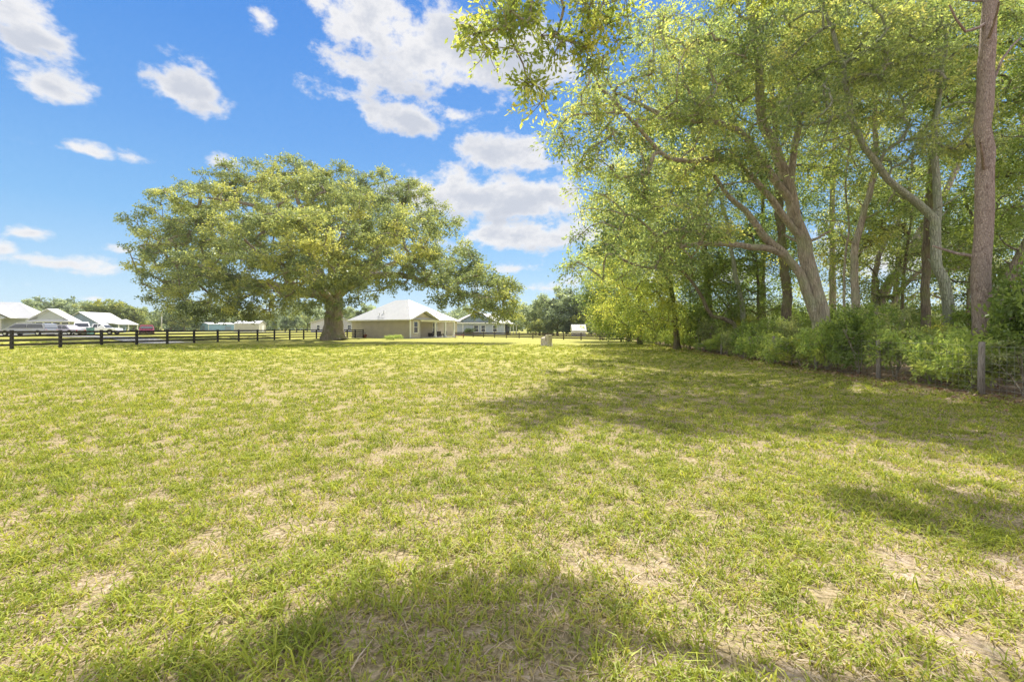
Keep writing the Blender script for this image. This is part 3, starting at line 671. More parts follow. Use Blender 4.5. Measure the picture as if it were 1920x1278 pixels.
# 3 the pine
pine = belt_tree(23, 'pine_tree', 'tall straight pine with reddish plated bark at the right edge', G(1838, 11.2),
    [('t', None, [w(1840, 560, 11.2), w(1843, 400, 11.2), w(1848, 200, 11.2), w(1855, 0, 11.2), w(1860, -200, 11.2), w(1865, -480, 11.2)], .205, .11),
     ('a', ('t', .55), [w(1810, 60, 11), w(1780, 10, 10.8)], .04, .02), ('b', ('t', .42), [w(1880, 110, 11.4), w(1915, 70, 11.8)], .04, .02)],
    [PX(1860, -420, 11.2, (2.6, 2.6, 1.6)), PX(1865, -560, 11.2, (1.8, 1.8, 1.4))], 110, .6, 8, 26, .16, .012, 'bark_pine', 'leaf_pine', .5, .15)
# 4..  thinner trunks behind
def simple_belt(seed, name, label, bx, Z, pts, r0, r1, lobes, n, leaf='leaf_belt', bark='bark_grey', tint=.42, R_=.74, nl=14, L=.13, extra=(), zmin=None, nt=8, tw=False, droop=.2):
    limbs = [('t', None, [w(x, y, Z + (d[0] if d else 0)) for x, y, *d in pts], r0, r1)]
    for k, (frm, ps, a, b) in enumerate(extra): limbs.append(('e%d' % k, ('t', frm), [w(x, y, Z + (d[0] if d else 0)) for x, y, *d in ps], a, b))
    return belt_tree(seed, name, label, G(bx, Z), limbs, [PX(x, y, Z + d, r if len(r) == 3 else (r[0], r[0], r[1])) for x, y, d, r in lobes], int(n * .82), R_, nt, nl, L, L * .47, bark, leaf, tint, .16, tw, zmin=zmin, droop=droop)
simple_belt(24, 'slender_tree', 'slender grey-green trunk curving right, just right of the biggest leaning trunk', 1608, 20, [(1604, 560), (1602, 480), (1618, 410), (1634, 350), (1642, 290), (1640, 200), (1620, 100)], .19, .06,
    [(1640, 180, 0, (2.4, 1.8)), (1570, 120, 0, (2.2, 1.8)), (1620, 40, 0, (2.8, 2.2)), (1560, 300, .5, (1.3, .9)), (1700, 330, 0, (1.4, .9))], 170)
simple_belt(25, 'forked_tree', 'trunk splitting low into several limbs fanning right, behind the slender trunk', 1640, 25, [(1655, 560), (1690, 500), (1722, 440), (1760, 380), (1800, 300), (1830, 200)], .30, .08,
    [(1750, 330, 0, (3, 2)), (1850, 230, 1, (3.4, 2.6)), (1700, 220, 0, (3, 2.4)), (1650, 120, 0, (3.4, 2.6)), (1880, 380, 1, (2.4, 1.6)), (1800, 60, 0, (3.6, 3))], 230, 'leaf_belt', 'bark_grey', .5,
    extra=[(.05, [(1640, 520), (1662, 450), (1700, 380), (1710, 300)], .18, .05), (.1, [(1700, 530), (1760, 490), (1830, 440), (1880, 420)], .16, .05), (.1, [(1690, 540, -1), (1740, 515, -1), (1800, 500, -1)], .09, .03)])
simple_belt(26, 'straight_tree', 'straight dark upright trunk between the pale trunk and the forked trunk', 1735, 18.5, [(1735, 540), (1737, 450), (1745, 350), (1752, 250), (1757, 150), (1760, 0), (1762, -100)], .17, .07,
    [(1760, 30, 0, (2.6, 2.6)), (1830, 120, 0, (2.2, 1.8)), (1700, 110, 0, (2, 1.6)), (1800, 300, 0, (1.5, 1.1)), (1720, 370, .5, (1.2, .8)), (1880, 0, 0, (2.6, 2))], 200, 'leaf_dark', 'bark_dark', .5)
simple_belt(27, 'pale_slim_tree', 'slim pale trunk left of the vine covered trunk, leaning slightly left', 1398, 27, [(1392, 580), (1382, 530), (1372, 470), (1358, 400), (1335, 320)], .17, .06,
    [(1340, 330, 0, (3.2, 2.4)), (1400, 250, 1, (3.2, 2.6)), (1280, 280, 0, (3, 2.2)), (1400, 450, 1, (2, 1.3)), (1330, 160, 1, (3.4, 2.8))], 220, 'leaf_belt', 'bark_pale', .36)
simple_belt(28, 'dark_leaning_tree', 'dark thin trunk lying low and rising to the left above the shrubs', 1392, 24.5, [(1375, 606), (1335, 592), (1318, 560), (1295, 525), (1262, 492), (1240, 440)], .15, .05,
    [(1215, 430, 0, (2.4, 2.0)), (1260, 480, 0, (2, 1.4)), (1170, 380, -1, (2.2, 1.9)), (1210, 330, 0, (2.4, 1.8)), (1150, 480, 0, (1.6, 1.5)), (1290, 390, 0, (2, 1.5))], 200, 'leaf_belt', 'bark_dark', .5)
simple_belt(29, 'vine_covered_tree', 'reddish trunk wrapped in vines left of the biggest leaning trunk', 1478, 24, [(1474, 560), (1468, 480), (1462, 400), (1458, 300), (1450, 200), (1440, 60)], .27, .09,
    [(1450, 170, 0, (3.2, 2.6)), (1380, 90, 0, (3, 2.4)), (1520, 120, 0, (3, 2.4)), (1460, 330, 0, (2, 1.2)), (1468, 440, -.3, (.7, 1.3)), (1474, 510, -.3, (.6, .8)), (1530, 300, 1, (1.8, 1.4))], 260, 'leaf_yellow', 'bark_dark', .4)
simple_belt(30, 'thin_sapling', 'thin dark sapling between the biggest leaning trunk and the slender trunk', 1583, 21.5, [(1583, 560), (1585, 480), (1592, 420), (1585, 350), (1592, 280)], .07, .03,
    [(1590, 330, 0, (1.2, 1.0)), (1560, 400, 0, (.9, .6)), (1600, 240, 0, (1.3, 1.1))], 45)
simple_belt(31, 'edge_tree', 'dark trunk bending right at the right edge of the frame behind the pine', 1868, 15.5, [(1872, 575), (1893, 520), (1918, 470), (1950, 400), (1960, 250), (1955, 100)], .2, .07,
    [(1920, 250, 0, (1.9, 1.5)), (1900, 120, 0, (2.2, 1.8)), (1890, 360, 0, (1.2, .9)), (1860, 430, 1, (1.1, .7))], 170, 'leaf_dark', 'bark_dark', .5)
# leafy left part of the belt
simple_belt(32, 'yellow_green_tree', 'bright yellow green tree just left of the dark low leaning trunk', 1270, 31, [(1262, 560), (1245, 500), (1225, 440), (1220, 380)], .2, .08,
    [(1200, 500, 0, (3.0, 2.2)), (1245, 420, 0, (3.2, 2.6)), (1190, 570, 0, (2.4, 1.6)), (1290, 540, 0, (2.6, 2.0)), (1240, 590, -1, (2.6, 1.4)), (1170, 420, 1, (2.0, 1.6))], 330, 'leaf_yellow', 'bark_dark', .46, 1.0, 15, .16, zmin=.4)
simple_belt(33, 'roadside_tree', 'bright tree leafed to the ground, second from the left end of the belt', 1200, 40, [(1196, 560), (1190, 500), (1186, 440)], .2, .08,
    [(1160, 540, 0, (2.8, 2.4)), (1190, 470, 0, (3.2, 2.6)), (1150, 590, 0, (2.2, 1.6)), (1215, 560, 0, (3, 2.6)), (1140, 470, 1, (2.4, 2)), (1200, 610, -1, (2.6, 1.3))], 260, 'leaf_yellow', 'bark_dark', .5, 1.2, 15, .2, zmin=.3)
simple_belt(34, 'end_tree', 'leafy tree at the left end of the belt by the brown board fence', 1180, 50, [(1176, 560), (1172, 500)], .22, .09,
    [(1140, 560, 0, (3.0, 2.8)), (1165, 500, 0, (3.4, 2.8)), (1135, 600, 0, (2.0, 1.4)), (1180, 590, 0, (3, 2.2)), (1120, 540, 2, (2.2, 2.2))], 190, 'leaf_belt', 'bark_dark', .4, 1.4, 15, .26, zmin=.3)
simple_belt(35, 'tall_yellow_tree', 'tall tree with glowing yellow green crown above the dark leaning trunk', 1330, 30, [(1328, 560), (1320, 450), (1310, 350), (1300, 250), (1290, 160)], .25, .08,
    [(1290, 230, 0, (3.4, 2.8)), (1250, 320, 0, (3.2, 2.4)), (1340, 180, 0, (3.4, 2.6)), (1310, 110, 0, (3.2, 2.6)), (1300, 400, 0, (2.8, 2.0)), (1340, 500, 0, (2.6, 2))], 300, 'leaf_yellow', 'bark_dark', .5, 1.0, 16, .16)
simple_belt(36, 'inner_tree', 'shady tree deep in the belt behind the vine covered trunk', 1430, 33, [(1430, 540), (1432, 430), (1425, 300)], .26, .09,
    [(1420, 480, 0, (3, 2.4)), (1380, 400, 0, (3.4, 2.6)), (1450, 380, 0, (3.4, 2.4)), (1440, 560, 0, (3, 1.8)), (1360, 540, 0, (3, 2.4)), (1500, 330, 0, (3, 2.2)), (1430, 270, 0, (4, 3.2))], 280, 'leaf_dark', 'bark_dark', .45, 1.1, 15, .17)
simple_belt(37, 'back_tree', 'broad green crown high behind the slender trunks in the belt', 1560, 34, [(1562, 540), (1560, 400), (1565, 250), (1570, 100)], .26, .1,
    [(1560, 240, 0, (4.4, 3.6)), (1640, 180, 0, (4.2, 3.4)), (1500, 120, 0, (4.4, 3.6)), (1600, 60, 0, (4.8, 4)), (1540, 380, 0, (2.4, 1.8)), (1720, 90, 0, (4.4, 3.6))], 300, 'leaf_belt', 'bark_grey', .5, 1.2, 15, .18)
simple_belt(38, 'rear_tree', 'green crowned tree behind the pine and the edge trunk', 1850, 28, [(1852, 540), (1856, 400), (1850, 250)], .26, .1,
    [(1850, 330, 0, (3.6, 2.6)), (1790, 220, 0, (3.6, 2.8)), (1900, 180, 0, (3.8, 3)), (1920, 400, 0, (2.8, 2)), (1830, 80, 0, (4.4, 3.6)), (1960, 60, 0, (4, 3.4))], 270, 'leaf_belt', 'bark_grey', .48, 1.1, 15, .17)
simple_belt(40, 'drooping_tree', 'thin tree with low drooping foliage right of the slender grey-green trunk', 1690, 23, [(1692, 560), (1698, 480), (1710, 400), (1700, 330)], .09, .04,
    [(1600, 430, 0, (1.6, 1.2)), (1660, 400, 0, (1.6, 1.2)), (1720, 470, .5, (1.5, 1.0)), (1580, 500, 1, (1.2, .9)), (1800, 460, 1, (1.6, 1.1)), (1680, 350, 0, (2, 1.4)), (1560, 470, 0, (1, .8)), (1640, 545, 2, (1.5, .7))], 210, 'leaf_belt', 'bark_dark', .5, .8, 16, .13)
simple_belt(41, 'bushy_tree', 'bushy small tree with many thin stems behind the pine and the pale trunk', 1815, 19, [(1815, 560), (1822, 490), (1830, 420)], .08, .03,
    [(1800, 400, 0, (1.3, 1.0)), (1870, 430, 0, (1.4, 1.0)), (1900, 500, 0, (1.2, 1.0)), (1790, 500, .5, (1.0, .9)), (1850, 545, .5, (1.2, .7)), (1910, 330, 0, (1.5, 1.2)), (1700, 520, 1, (.9, .6))], 190, 'leaf_dark', 'bark_dark', .55, .7, 16, .11)
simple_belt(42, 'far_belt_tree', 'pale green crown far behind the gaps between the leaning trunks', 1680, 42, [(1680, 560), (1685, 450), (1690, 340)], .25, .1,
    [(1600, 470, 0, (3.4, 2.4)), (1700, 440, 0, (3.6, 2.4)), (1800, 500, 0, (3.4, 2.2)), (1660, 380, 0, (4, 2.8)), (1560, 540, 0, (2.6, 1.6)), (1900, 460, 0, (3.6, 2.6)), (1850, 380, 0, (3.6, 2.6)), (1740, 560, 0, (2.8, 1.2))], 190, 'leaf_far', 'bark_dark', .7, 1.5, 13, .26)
# overhanging tree whose trunk stands right of the frame, close to the camera
belt_tree(39, 'overhanging_tree', 'yellow green leafy branches hanging into the top of the frame over the lawn', (9.8, 6.2, 0),
    [('t', None, [(9.6, 6.2, 3), (9.2, 6.4, 5), (8.6, 6.8, 8), (8, 7.2, 11)], .30, .12),
     ('a', ('t', .5), [(7.0, 6.9, 8.0), (5.2, 7.4, 8.4), (3.4, 7.8, 8.2), (1.8, 7.9, 7.7), (.6, 7.6, 7.5)], .13, .03),
     ('b', ('a', .62), [(2.9, 6.9, 7.6), (2.0, 6.0, 6.6), (1.2, 5.4, 5.8), (.4, 5.1, 5.2)], .06, .02),
     ('c', ('a', .3), [(5.8, 8.8, 8.9), (5.3, 9.8, 9.0)], .06, .02)],
    [PX(880, 30, 5.0, (.2, .2, .2)), PX(930, 45, 5.0, (.28, .25, .25)), PX(985, 60, 5.1, (.3, .25, .32)), PX(1000, 130, 5.1, (.22, .2, .25)), PX(1060, 40, 5.2, (.35, .3, .35)), PX(1110, 75, 5.3, (.3, .3, .3)), PX(1170, 20, 5.5, (.35, .35, .35)),
     PX(950, -15, 5, (.4, .35, .2)), PX(1080, -60, 5.4, (.5, .4, .35)), PX(1010, 185, 5.1, (.1, .1, .08)),
     (1.85, 7.85, 7.55, .5, .25, .25), (1.4, 7.6, 7.5, .45, .3, .25), (.95, 7.35, 7.45, .35, .25, .2), (5.2, 10.0, 8.9, .75, .5, .25), (3.8, 7.5, 8.0, .3, .3, .25), (2.05, 7.7, 7.55, .4, .25, .22), (1.3, 7.5, 7.5, .4, .3, .22), (5.3, 10.1, 8.9, .8, .5, .25), (6.0, 9.9, 9.0, .5, .4, .25), (8.4, 7.0, 9.5, 1.4, 1.4, 1.2)],
    330, .28, 7, 15, .075, .03, 'bark_grey', 'leaf_yellow', .5, .2, True, tip=.005, step=.3)
simple_belt(43, 'shade_tree', 'dark leafed low tree filling the gap left of the vine covered trunk', 1420, 29, [(1422, 560), (1418, 480), (1405, 420)], .12, .05,
    [(1390, 500, 0, (2.0, 1.5)), (1440, 440, 0, (2.0, 1.4)), (1350, 470, 0, (2.0, 1.5)), (1420, 570, 0, (2.2, 1.1)), (1340, 560, -1, (2.0, 1.4)), (1490, 480, 1, (1.6, 1.2)), (1300, 510, 0, (1.8, 1.4))], 230, 'leaf_dark', 'bark_dark', .38, .9, 16, .14)
simple_belt(44, 'spreading_tree', 'low spreading tree with layered branches behind the straight dark trunk', 1770, 27, [(1768, 560), (1760, 500), (1740, 450)], .13, .05,
    [(1640, 470, 0, (1.8, 1.1)), (1700, 420, 0, (2.0, 1.2)), (1790, 430, 0, (2.0, 1.3)), (1860, 470, 0, (2.0, 1.3)), (1740, 500, 1, (1.8, .9)), (1590, 420, 1, (1.5, 1.1)), (1900, 540, 0, (1.8, 1.1)), (1660, 560, 1, (1.6, .8))], 210, 'leaf_dark', 'bark_grey', .5, .9, 16, .14)
print('belt leaves', sum(BELT))

# ------------------------------------------------------------------ far trees: a few kinds, copied
def proto_tree(seed, h, lobes, n, R_, nl, L, leaf, bark, tint):
    rt = empty('broadleaf_tree', (0, 0, 0)); tr = Tree(seed); rs = tr.rs
    t = tr.limb([(0, 0, -.1), (rs.randn() * .2, rs.randn() * .2, h * .25), (rs.randn() * .4, rs.randn() * .4, h * .5), (rs.randn() * .5, rs.randn() * .5, h * .75)], h * .03, h * .01)
    C = sample_lobes(lobes, n, rs, .5, .5)
    finish_tree(tr, rt, C, R_, 7, nl, L, L * .6, M[bark], M[leaf], tip=.03, step=1.2, tint0=tint, tvar=.2, minid=2)
    return rt
PROTO = []
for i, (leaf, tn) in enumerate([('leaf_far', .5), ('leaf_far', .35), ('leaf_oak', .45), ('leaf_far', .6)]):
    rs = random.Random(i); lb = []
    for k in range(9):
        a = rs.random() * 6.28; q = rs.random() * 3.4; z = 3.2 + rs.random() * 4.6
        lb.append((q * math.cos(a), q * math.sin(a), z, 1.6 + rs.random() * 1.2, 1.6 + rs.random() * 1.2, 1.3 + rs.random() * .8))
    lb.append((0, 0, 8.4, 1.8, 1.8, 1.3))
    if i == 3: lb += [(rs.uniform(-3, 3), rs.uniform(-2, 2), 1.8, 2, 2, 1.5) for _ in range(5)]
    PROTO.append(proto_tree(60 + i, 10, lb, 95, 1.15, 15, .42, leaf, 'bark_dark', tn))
used = set()
def far_tree(kind, px, topy, Z, wide, name, label, group=None, rz=0):
    p = G(px, Z); h = CH + (HY - topy) / F * Z - p.z
    o = PROTO[kind] if kind not in used else copy_tree(PROTO[kind]); used.add(kind)
    o.location = p; o.scale = (h / 10 * wide, h / 10 * wide, h / 10); o.rotation_euler = (0, 0, rz); o.name = name
    tag(o, label, 'tree', group)
    return o
rr = random.Random(4)
ORD_ = ['first', 'second', 'third', 'fourth', 'fifth', 'sixth', 'seventh', 'eighth', 'ninth', 'tenth', 'eleventh', 'twelfth', 'thirteenth', 'fourteenth', 'fifteenth', 'sixteenth', 'seventeenth', 'eighteenth', 'nineteenth', 'twentieth'] + ['twenty-' + q for q in ('first', 'second', 'third', 'fourth', 'fifth', 'sixth', 'seventh', 'eighth', 'ninth')] + ['thirtieth'] + ['thirty-' + q for q in ('first', 'second', 'third', 'fourth', 'fifth')]
def ordinal(i): return ORD_[i]
SECT = [('above the grey house roof', 'trees behind the grey house', [(-15, 585, 120), (25, 572, 125), (52, 560, 118), (86, 552, 120), (112, 560, 125), (135, 570, 120)]),
        ('behind the blue house roof', 'trees behind the blue house', [(158, 562, 130), (178, 566, 135), (200, 563, 132), (226, 560, 128), (250, 570, 130)]),
        ('between the blue house and the blue shed', 'trees behind the road', [(272, 575, 140), (296, 580, 150), (320, 572, 150), (345, 578, 150), (368, 585, 150)]),
        ('behind the two sheds below the live oak', 'trees behind the sheds', [(392, 580, 165), (418, 583, 165), (440, 585, 170), (466, 578, 170), (492, 583, 165), (515, 592, 150), (535, 588, 140), (556, 590, 140), (576, 590, 150)]),
        ('behind the white-roofed tan house', 'trees behind the tan house', [(600, 590, 150), (655, 574, 120), (680, 568, 118), (715, 585, 130), (742, 582, 140), (835, 590, 150), (868, 588, 140)]),
        ('behind the far brown board fence', 'trees behind the far fence', [(935, 590, 140), (968, 588, 130), (990, 580, 120), (1012, 556, 100), (1045, 536, 98), (1085, 533, 96), (1120, 545, 90), (1005, 597, 95), (1035, 600, 92), (1062, 600, 92), (1110, 600, 85), (1150, 575, 80)])]
for (where, grp, lst) in SECT:
    for i, (x, ty, Z) in enumerate(lst):
        k = rr.randrange(4)
        look = ['hazy green round', 'dark hazy green', 'olive green', 'pale leafy'][k]
        far_tree(k, x, ty, Z + rr.uniform(-4, 4), rr.uniform(.9, 1.35), ['broadleaf_tree', 'shade_tree', 'oak_tree', 'leafy_tree'][k], '%s tree, %s from the left %s' % (look, ordinal(i), where), grp, rr.random() * 6)
# a low dense wood closing the horizon
def far_wood():
    rs = np.random.RandomState(77); n = 2600
    a = rs.uniform(-70, 50, n); Rr_ = rs.uniform(230, 270, n); x = Rr_ * np.sin(np.radians(a)); y = Rr_ * np.cos(np.radians(a))
    z = .5 + rs.rand(n) ** .8 * (8.5 + 3 * np.sin(a * .7) + 2 * rs.rand(n)); C = np.stack([x, y, z], 1)
    V, tt, _, _ = leaf_cloud(C, .4 + .2 * rs.randn(n), 2.6, 5, 11, 1.3, .8, rs)
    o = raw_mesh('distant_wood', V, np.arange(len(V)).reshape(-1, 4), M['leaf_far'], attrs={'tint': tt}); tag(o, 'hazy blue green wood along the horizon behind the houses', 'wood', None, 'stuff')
far_wood()

# ------------------------------------------------------------------ shrubs along the wire fence
def proto_bush(seed, leaf, n, L, Wd, R_, h, wid, strappy=False, tint=.5):
    rt = empty('shrub', (0, 0, 0)); tr = Tree(seed); rs = tr.rs
    for k in range(5):
        a = rs.rand() * 6.28; tr.limb([(0, 0, -.05), (.2 * math.cos(a), .2 * math.sin(a), h * .3), (.45 * wid * math.cos(a), .45 * wid * math.sin(a), h * .62)], .022, .008)
    lb = [(rs.randn() * wid * .28, rs.randn() * wid * .25, h * (.3 + .45 * rs.rand()), wid * .38, wid * .34, h * .26) for _ in range(7)]
    C = sample_lobes(lb, n, rs, .3, .08)
    finish_tree(tr, rt, C, R_, 7, 12, L, Wd, M['bark_grey'], M[leaf], tip=.005, step=.3, tint0=tint, tvar=.18, twigs=False, flat=.9, droop=.05)
    for c in rt.children: c.name = 'stems' if c.name.startswith('trunk') else 'foliage'
    return rt
BP = [proto_bush(80, 'leaf_bush', 75, .085, .040, .26, 1.5, 1.5), proto_bush(81, 'leaf_bush_pale', 70, .070, .032, .25, 1.7, 1.4), proto_bush(82, 'leaf_bush', 70, .11, .034, .28, 1.2, 1.6, tint=.62), proto_bush(83, 'leaf_dark', 75, .08, .045, .26, 1.8, 1.5), proto_bush(84, 'leaf_yellow', 60, .08, .04, .25, 1.3, 1.4)]
bu = set()
def bush(kind, x, y, s, sz, label, group='shrubs along the wire fence', name=None):
    o = BP[kind] if kind not in bu else copy_tree(BP[kind]); bu.add(kind)
    o.location = (x, y, float(ground_h(np.array(x), np.array(y)))); o.scale = (s, s, sz); o.rotation_euler = (0, 0, rr.random() * 6.28)
    o.name = name or ['green_shrub', 'pale_shrub', 'narrow_leaved_shrub', 'dark_shrub', 'yellow_green_shrub'][kind]
    return tag(o, label, 'shrub', group)
look = ['fresh green shrub', 'pale grey-green shrub', 'low narrow leaved green shrub', 'dark green shrub', 'yellow green shrub']
row = []; y = 7.4; i = 0
while y < 52:
    row.append((y, FENCE_X(y) + (.5 if y < 13.5 else .12) + rr.uniform(-.15, .25))); y += (.95 + y * .022) * rr.uniform(.85, 1.15)
for i, (yy, xx) in enumerate(row):
    k = [0, 3, 1, 2, 0, 1, 3, 0, 4, 0, 2][i % 11]; s = rr.uniform(.85, 1.15) * (1 + max(0, yy - 25) * .012)
    bush(k, xx, yy, s, s * rr.uniform(.8, 1.3), '%s, %s from the right in the row along the wire fence' % (look[k], ordinal(i)))
row2 = []; y = 8.6
while y < 48: row2.append((y, FENCE_X(y) + 2.1 + rr.uniform(-.2, .6))); y += (1.25 + y * .03) * rr.uniform(.85, 1.2)
for i, (yy, xx) in enumerate(row2):
    k = [1, 3, 0, 4, 1, 0, 3][i % 7]; s = rr.uniform(1.0, 1.35) * (1 + max(0, yy - 25) * .012)
    bush(k, xx, yy, s, s * rr.uniform(1.0, 1.6), '%s, %s from the right in the taller back row' % (look[k], ordinal(i)), 'back row shrubs behind the wire fence')
for i, (px, Z, s) in enumerate([(1905, 13, 1.5), (1880, 19, 1.5), (1850, 26, 1.6), (1800, 21, 1.4), (1760, 30, 1.7), (1700, 24, 1.5), (1640, 28, 1.5), (1560, 29, 1.5), (1500, 33, 1.7), (1430, 36, 1.8)]):
    k = [3, 4, 0, 3, 1][i % 5]; g = G(px, Z)
    bush(k, g.x, g.y, s, s * 1.05, '%s, %s from the right of those deep among the trunks' % (look[k], ordinal(i)), 'understorey shrubs among the belt trunks')
# loose shrubs
g = G(737.5, 57); bush(0, g.x, g.y, 1.0, .62, 'small round green shrub alone on the lawn in front of the tan house', None, 'lawn_shrub')
g = G(1130, 56); bush(1, g.x, g.y, 2.2, 1.5, 'pale drooping round shrub just behind the far board fence', None, 'round_shrub')
for i, (px, Z) in enumerate([(876, 98.5), (884, 98.5)]):
    g = G(px, Z); bush(3, g.x, g.y, .8, .9, ['dark shrub at the left end of the pale blue house wall', 'dark shrub beside the left window of the pale blue house'][i], 'shrubs by the pale blue house')

# ------------------------------------------------------------------ fences
def board_fence(name, label, pts, H, post_w, rails, mat, rail_h=.14):
    rt = empty(name, (pts[0][0], pts[0][1], pts[0][2]), 0, label, 'fence'); o0 = Vector(pts[0])
    P = [Vector(p) - o0 for p in pts]
    for i, p in enumerate(P):
        b = MB(); h = post_w / 2; b.box(p.x - h, p.x + h, p.y - h, p.y + h, p.z - .3, p.z + H + .04); b.build('post', mat, rt, bevel=.006)
    for z in rails:
        b = MB()
        for a, c in zip(P[:-1], P[1:]):
            t = (c - a); t.z = 0; t.normalize(); s = Vector((-t.y, t.x, 0)) * -1
            o = s * (post_w / 2 + .002) ; q = s * (post_w / 2 + .03)
            b.poly([(a + o + Vector((0, 0, z - rail_h / 2))), (c + o + Vector((0, 0, z - rail_h / 2))), (c + q + Vector((0, 0, z - rail_h / 2))), (a + q + Vector((0, 0, z - rail_h / 2))),
                    (a + o + Vector((0, 0, z + rail_h / 2))), (c + o + Vector((0, 0, z + rail_h / 2))), (c + q + Vector((0, 0, z + rail_h / 2))), (a + q + Vector((0, 0, z + rail_h / 2)))],
                   [(0, 3, 2, 1), (4, 5, 6, 7), (0, 1, 5, 4), (1, 2, 6, 5), (2, 3, 7, 6), (3, 0, 4, 7)])
        b.build('rail', mat, rt)
    return rt
pts = []
for k in range(-1, 14):
    X, Y = -33.65 + .517 * k, 30.6 + 2.77 * k; pts.append((X, Y, float(gz(X, Y)) + .01))
for px, Z in [(651, 67.6), (666, 68.2), (681, 67.3)]:
    g = G(px, Z); pts.append((g.x, g.y, .01))
board_fence('board_fence', 'long black four-rail board fence on the left of the lawn', pts, 1.26, .15, [.30, .60, .90, 1.17], M['fence'])
a = G(852, 80); b = G(1207, 48.5); n = 13
pts = [(a.x + (b.x - a.x) * i / n, a.y + (b.y - a.y) * i / n, .01) for i in range(n + 1)]
board_fence('low_board_fence', 'distant brown board fence crossing the far end of the lawn', pts, .86, .13, [.22, .46, .70], M['fence_brown'], .17)

def wire_fence():
    ys = [3.4 + 3.1 * i for i in range(14)]
    rt = empty('wire_fence', (FENCE_X(ys[0]), ys[0], 0), 0, 'woven wire fence on weathered round posts in front of the shrubs', 'fence'); o0 = Vector(rt.location)
    r_ = random.Random(2)
    for y in ys:
        x = FENCE_X(y); b = MB(); h = 1.08 + r_.uniform(-.04, .06); tl = r_.uniform(-.02, .03)
        b.tube([(x - o0.x, y - o0.y, -.3), (x - o0.x, y - o0.y, .5), (x - o0.x + tl, y - o0.y, h)], [.062, .058, .052], 12); b.build('post', M['post'], rt, smooth=True)
    b = MB(); y0, y1 = ys[0], ys[-1]; nseg = 80
    for z in [.06, .16, .27, .39, .52, .67, .84, 1.04]:
        path = []
        for i in range(nseg + 1):
            y = y0 + (y1 - y0) * i / nseg; path.append((FENCE_X(y) - .065 - o0.x, y - o0.y, z + .01 * math.sin(y * 2.2 + z * 9)))
        b.tube(path, .0022, 4)
    y = y0
    while y < y1:
        x = FENCE_X(y) - .065 - o0.x; b.tube([(x, y - o0.y, .06), (x, y - o0.y, 1.05)], .0019, 4); y += .155 if y < 25 else .31
    b.build('wire_mesh', M['wire'], rt)
wire_fence()

# ------------------------------------------------------------------ buildings
def win(mb_frame, parent, face, c, z0, w_, h_, off, cross=True, name='window'):
    """window on a wall. face 'y-' (front, plane y=off) or 'x+' (right side, plane x=off); c = centre along the wall"""
    def bx(mb, a0, a1, z0_, z1_, d0, d1):
        if face == 'y-': mb.box(a0, a1, off - d1, off - d0, z0_, z1_)
        else: mb.box(off + d0, off + d1, a0, a1, z0_, z1_)
    f = MB(); t = .11
    bx(f, c - w_ / 2 - t, c - w_ / 2, z0 - t, z0 + h_ + t, .003, .06); bx(f, c + w_ / 2, c + w_ / 2 + t, z0 - t, z0 + h_ + t, .003, .06)
    bx(f, c - w_ / 2, c + w_ / 2, z0 + h_, z0 + h_ + t, .003, .058); bx(f, c - w_ / 2, c + w_ / 2, z0 - t, z0, .003, .075)
    if cross: bx(f, c - w_ / 2, c + w_ / 2, z0 + h_ / 2 - .03, z0 + h_ / 2 + .03, .02, .05)
    fr = f.build(name, M['white'], parent)
    g_ = MB(); bx(g_, c - w_ / 2, c + w_ / 2, z0, z0 + h_, .004, .018); g_.build('pane', M['glass'], fr)
    return fr

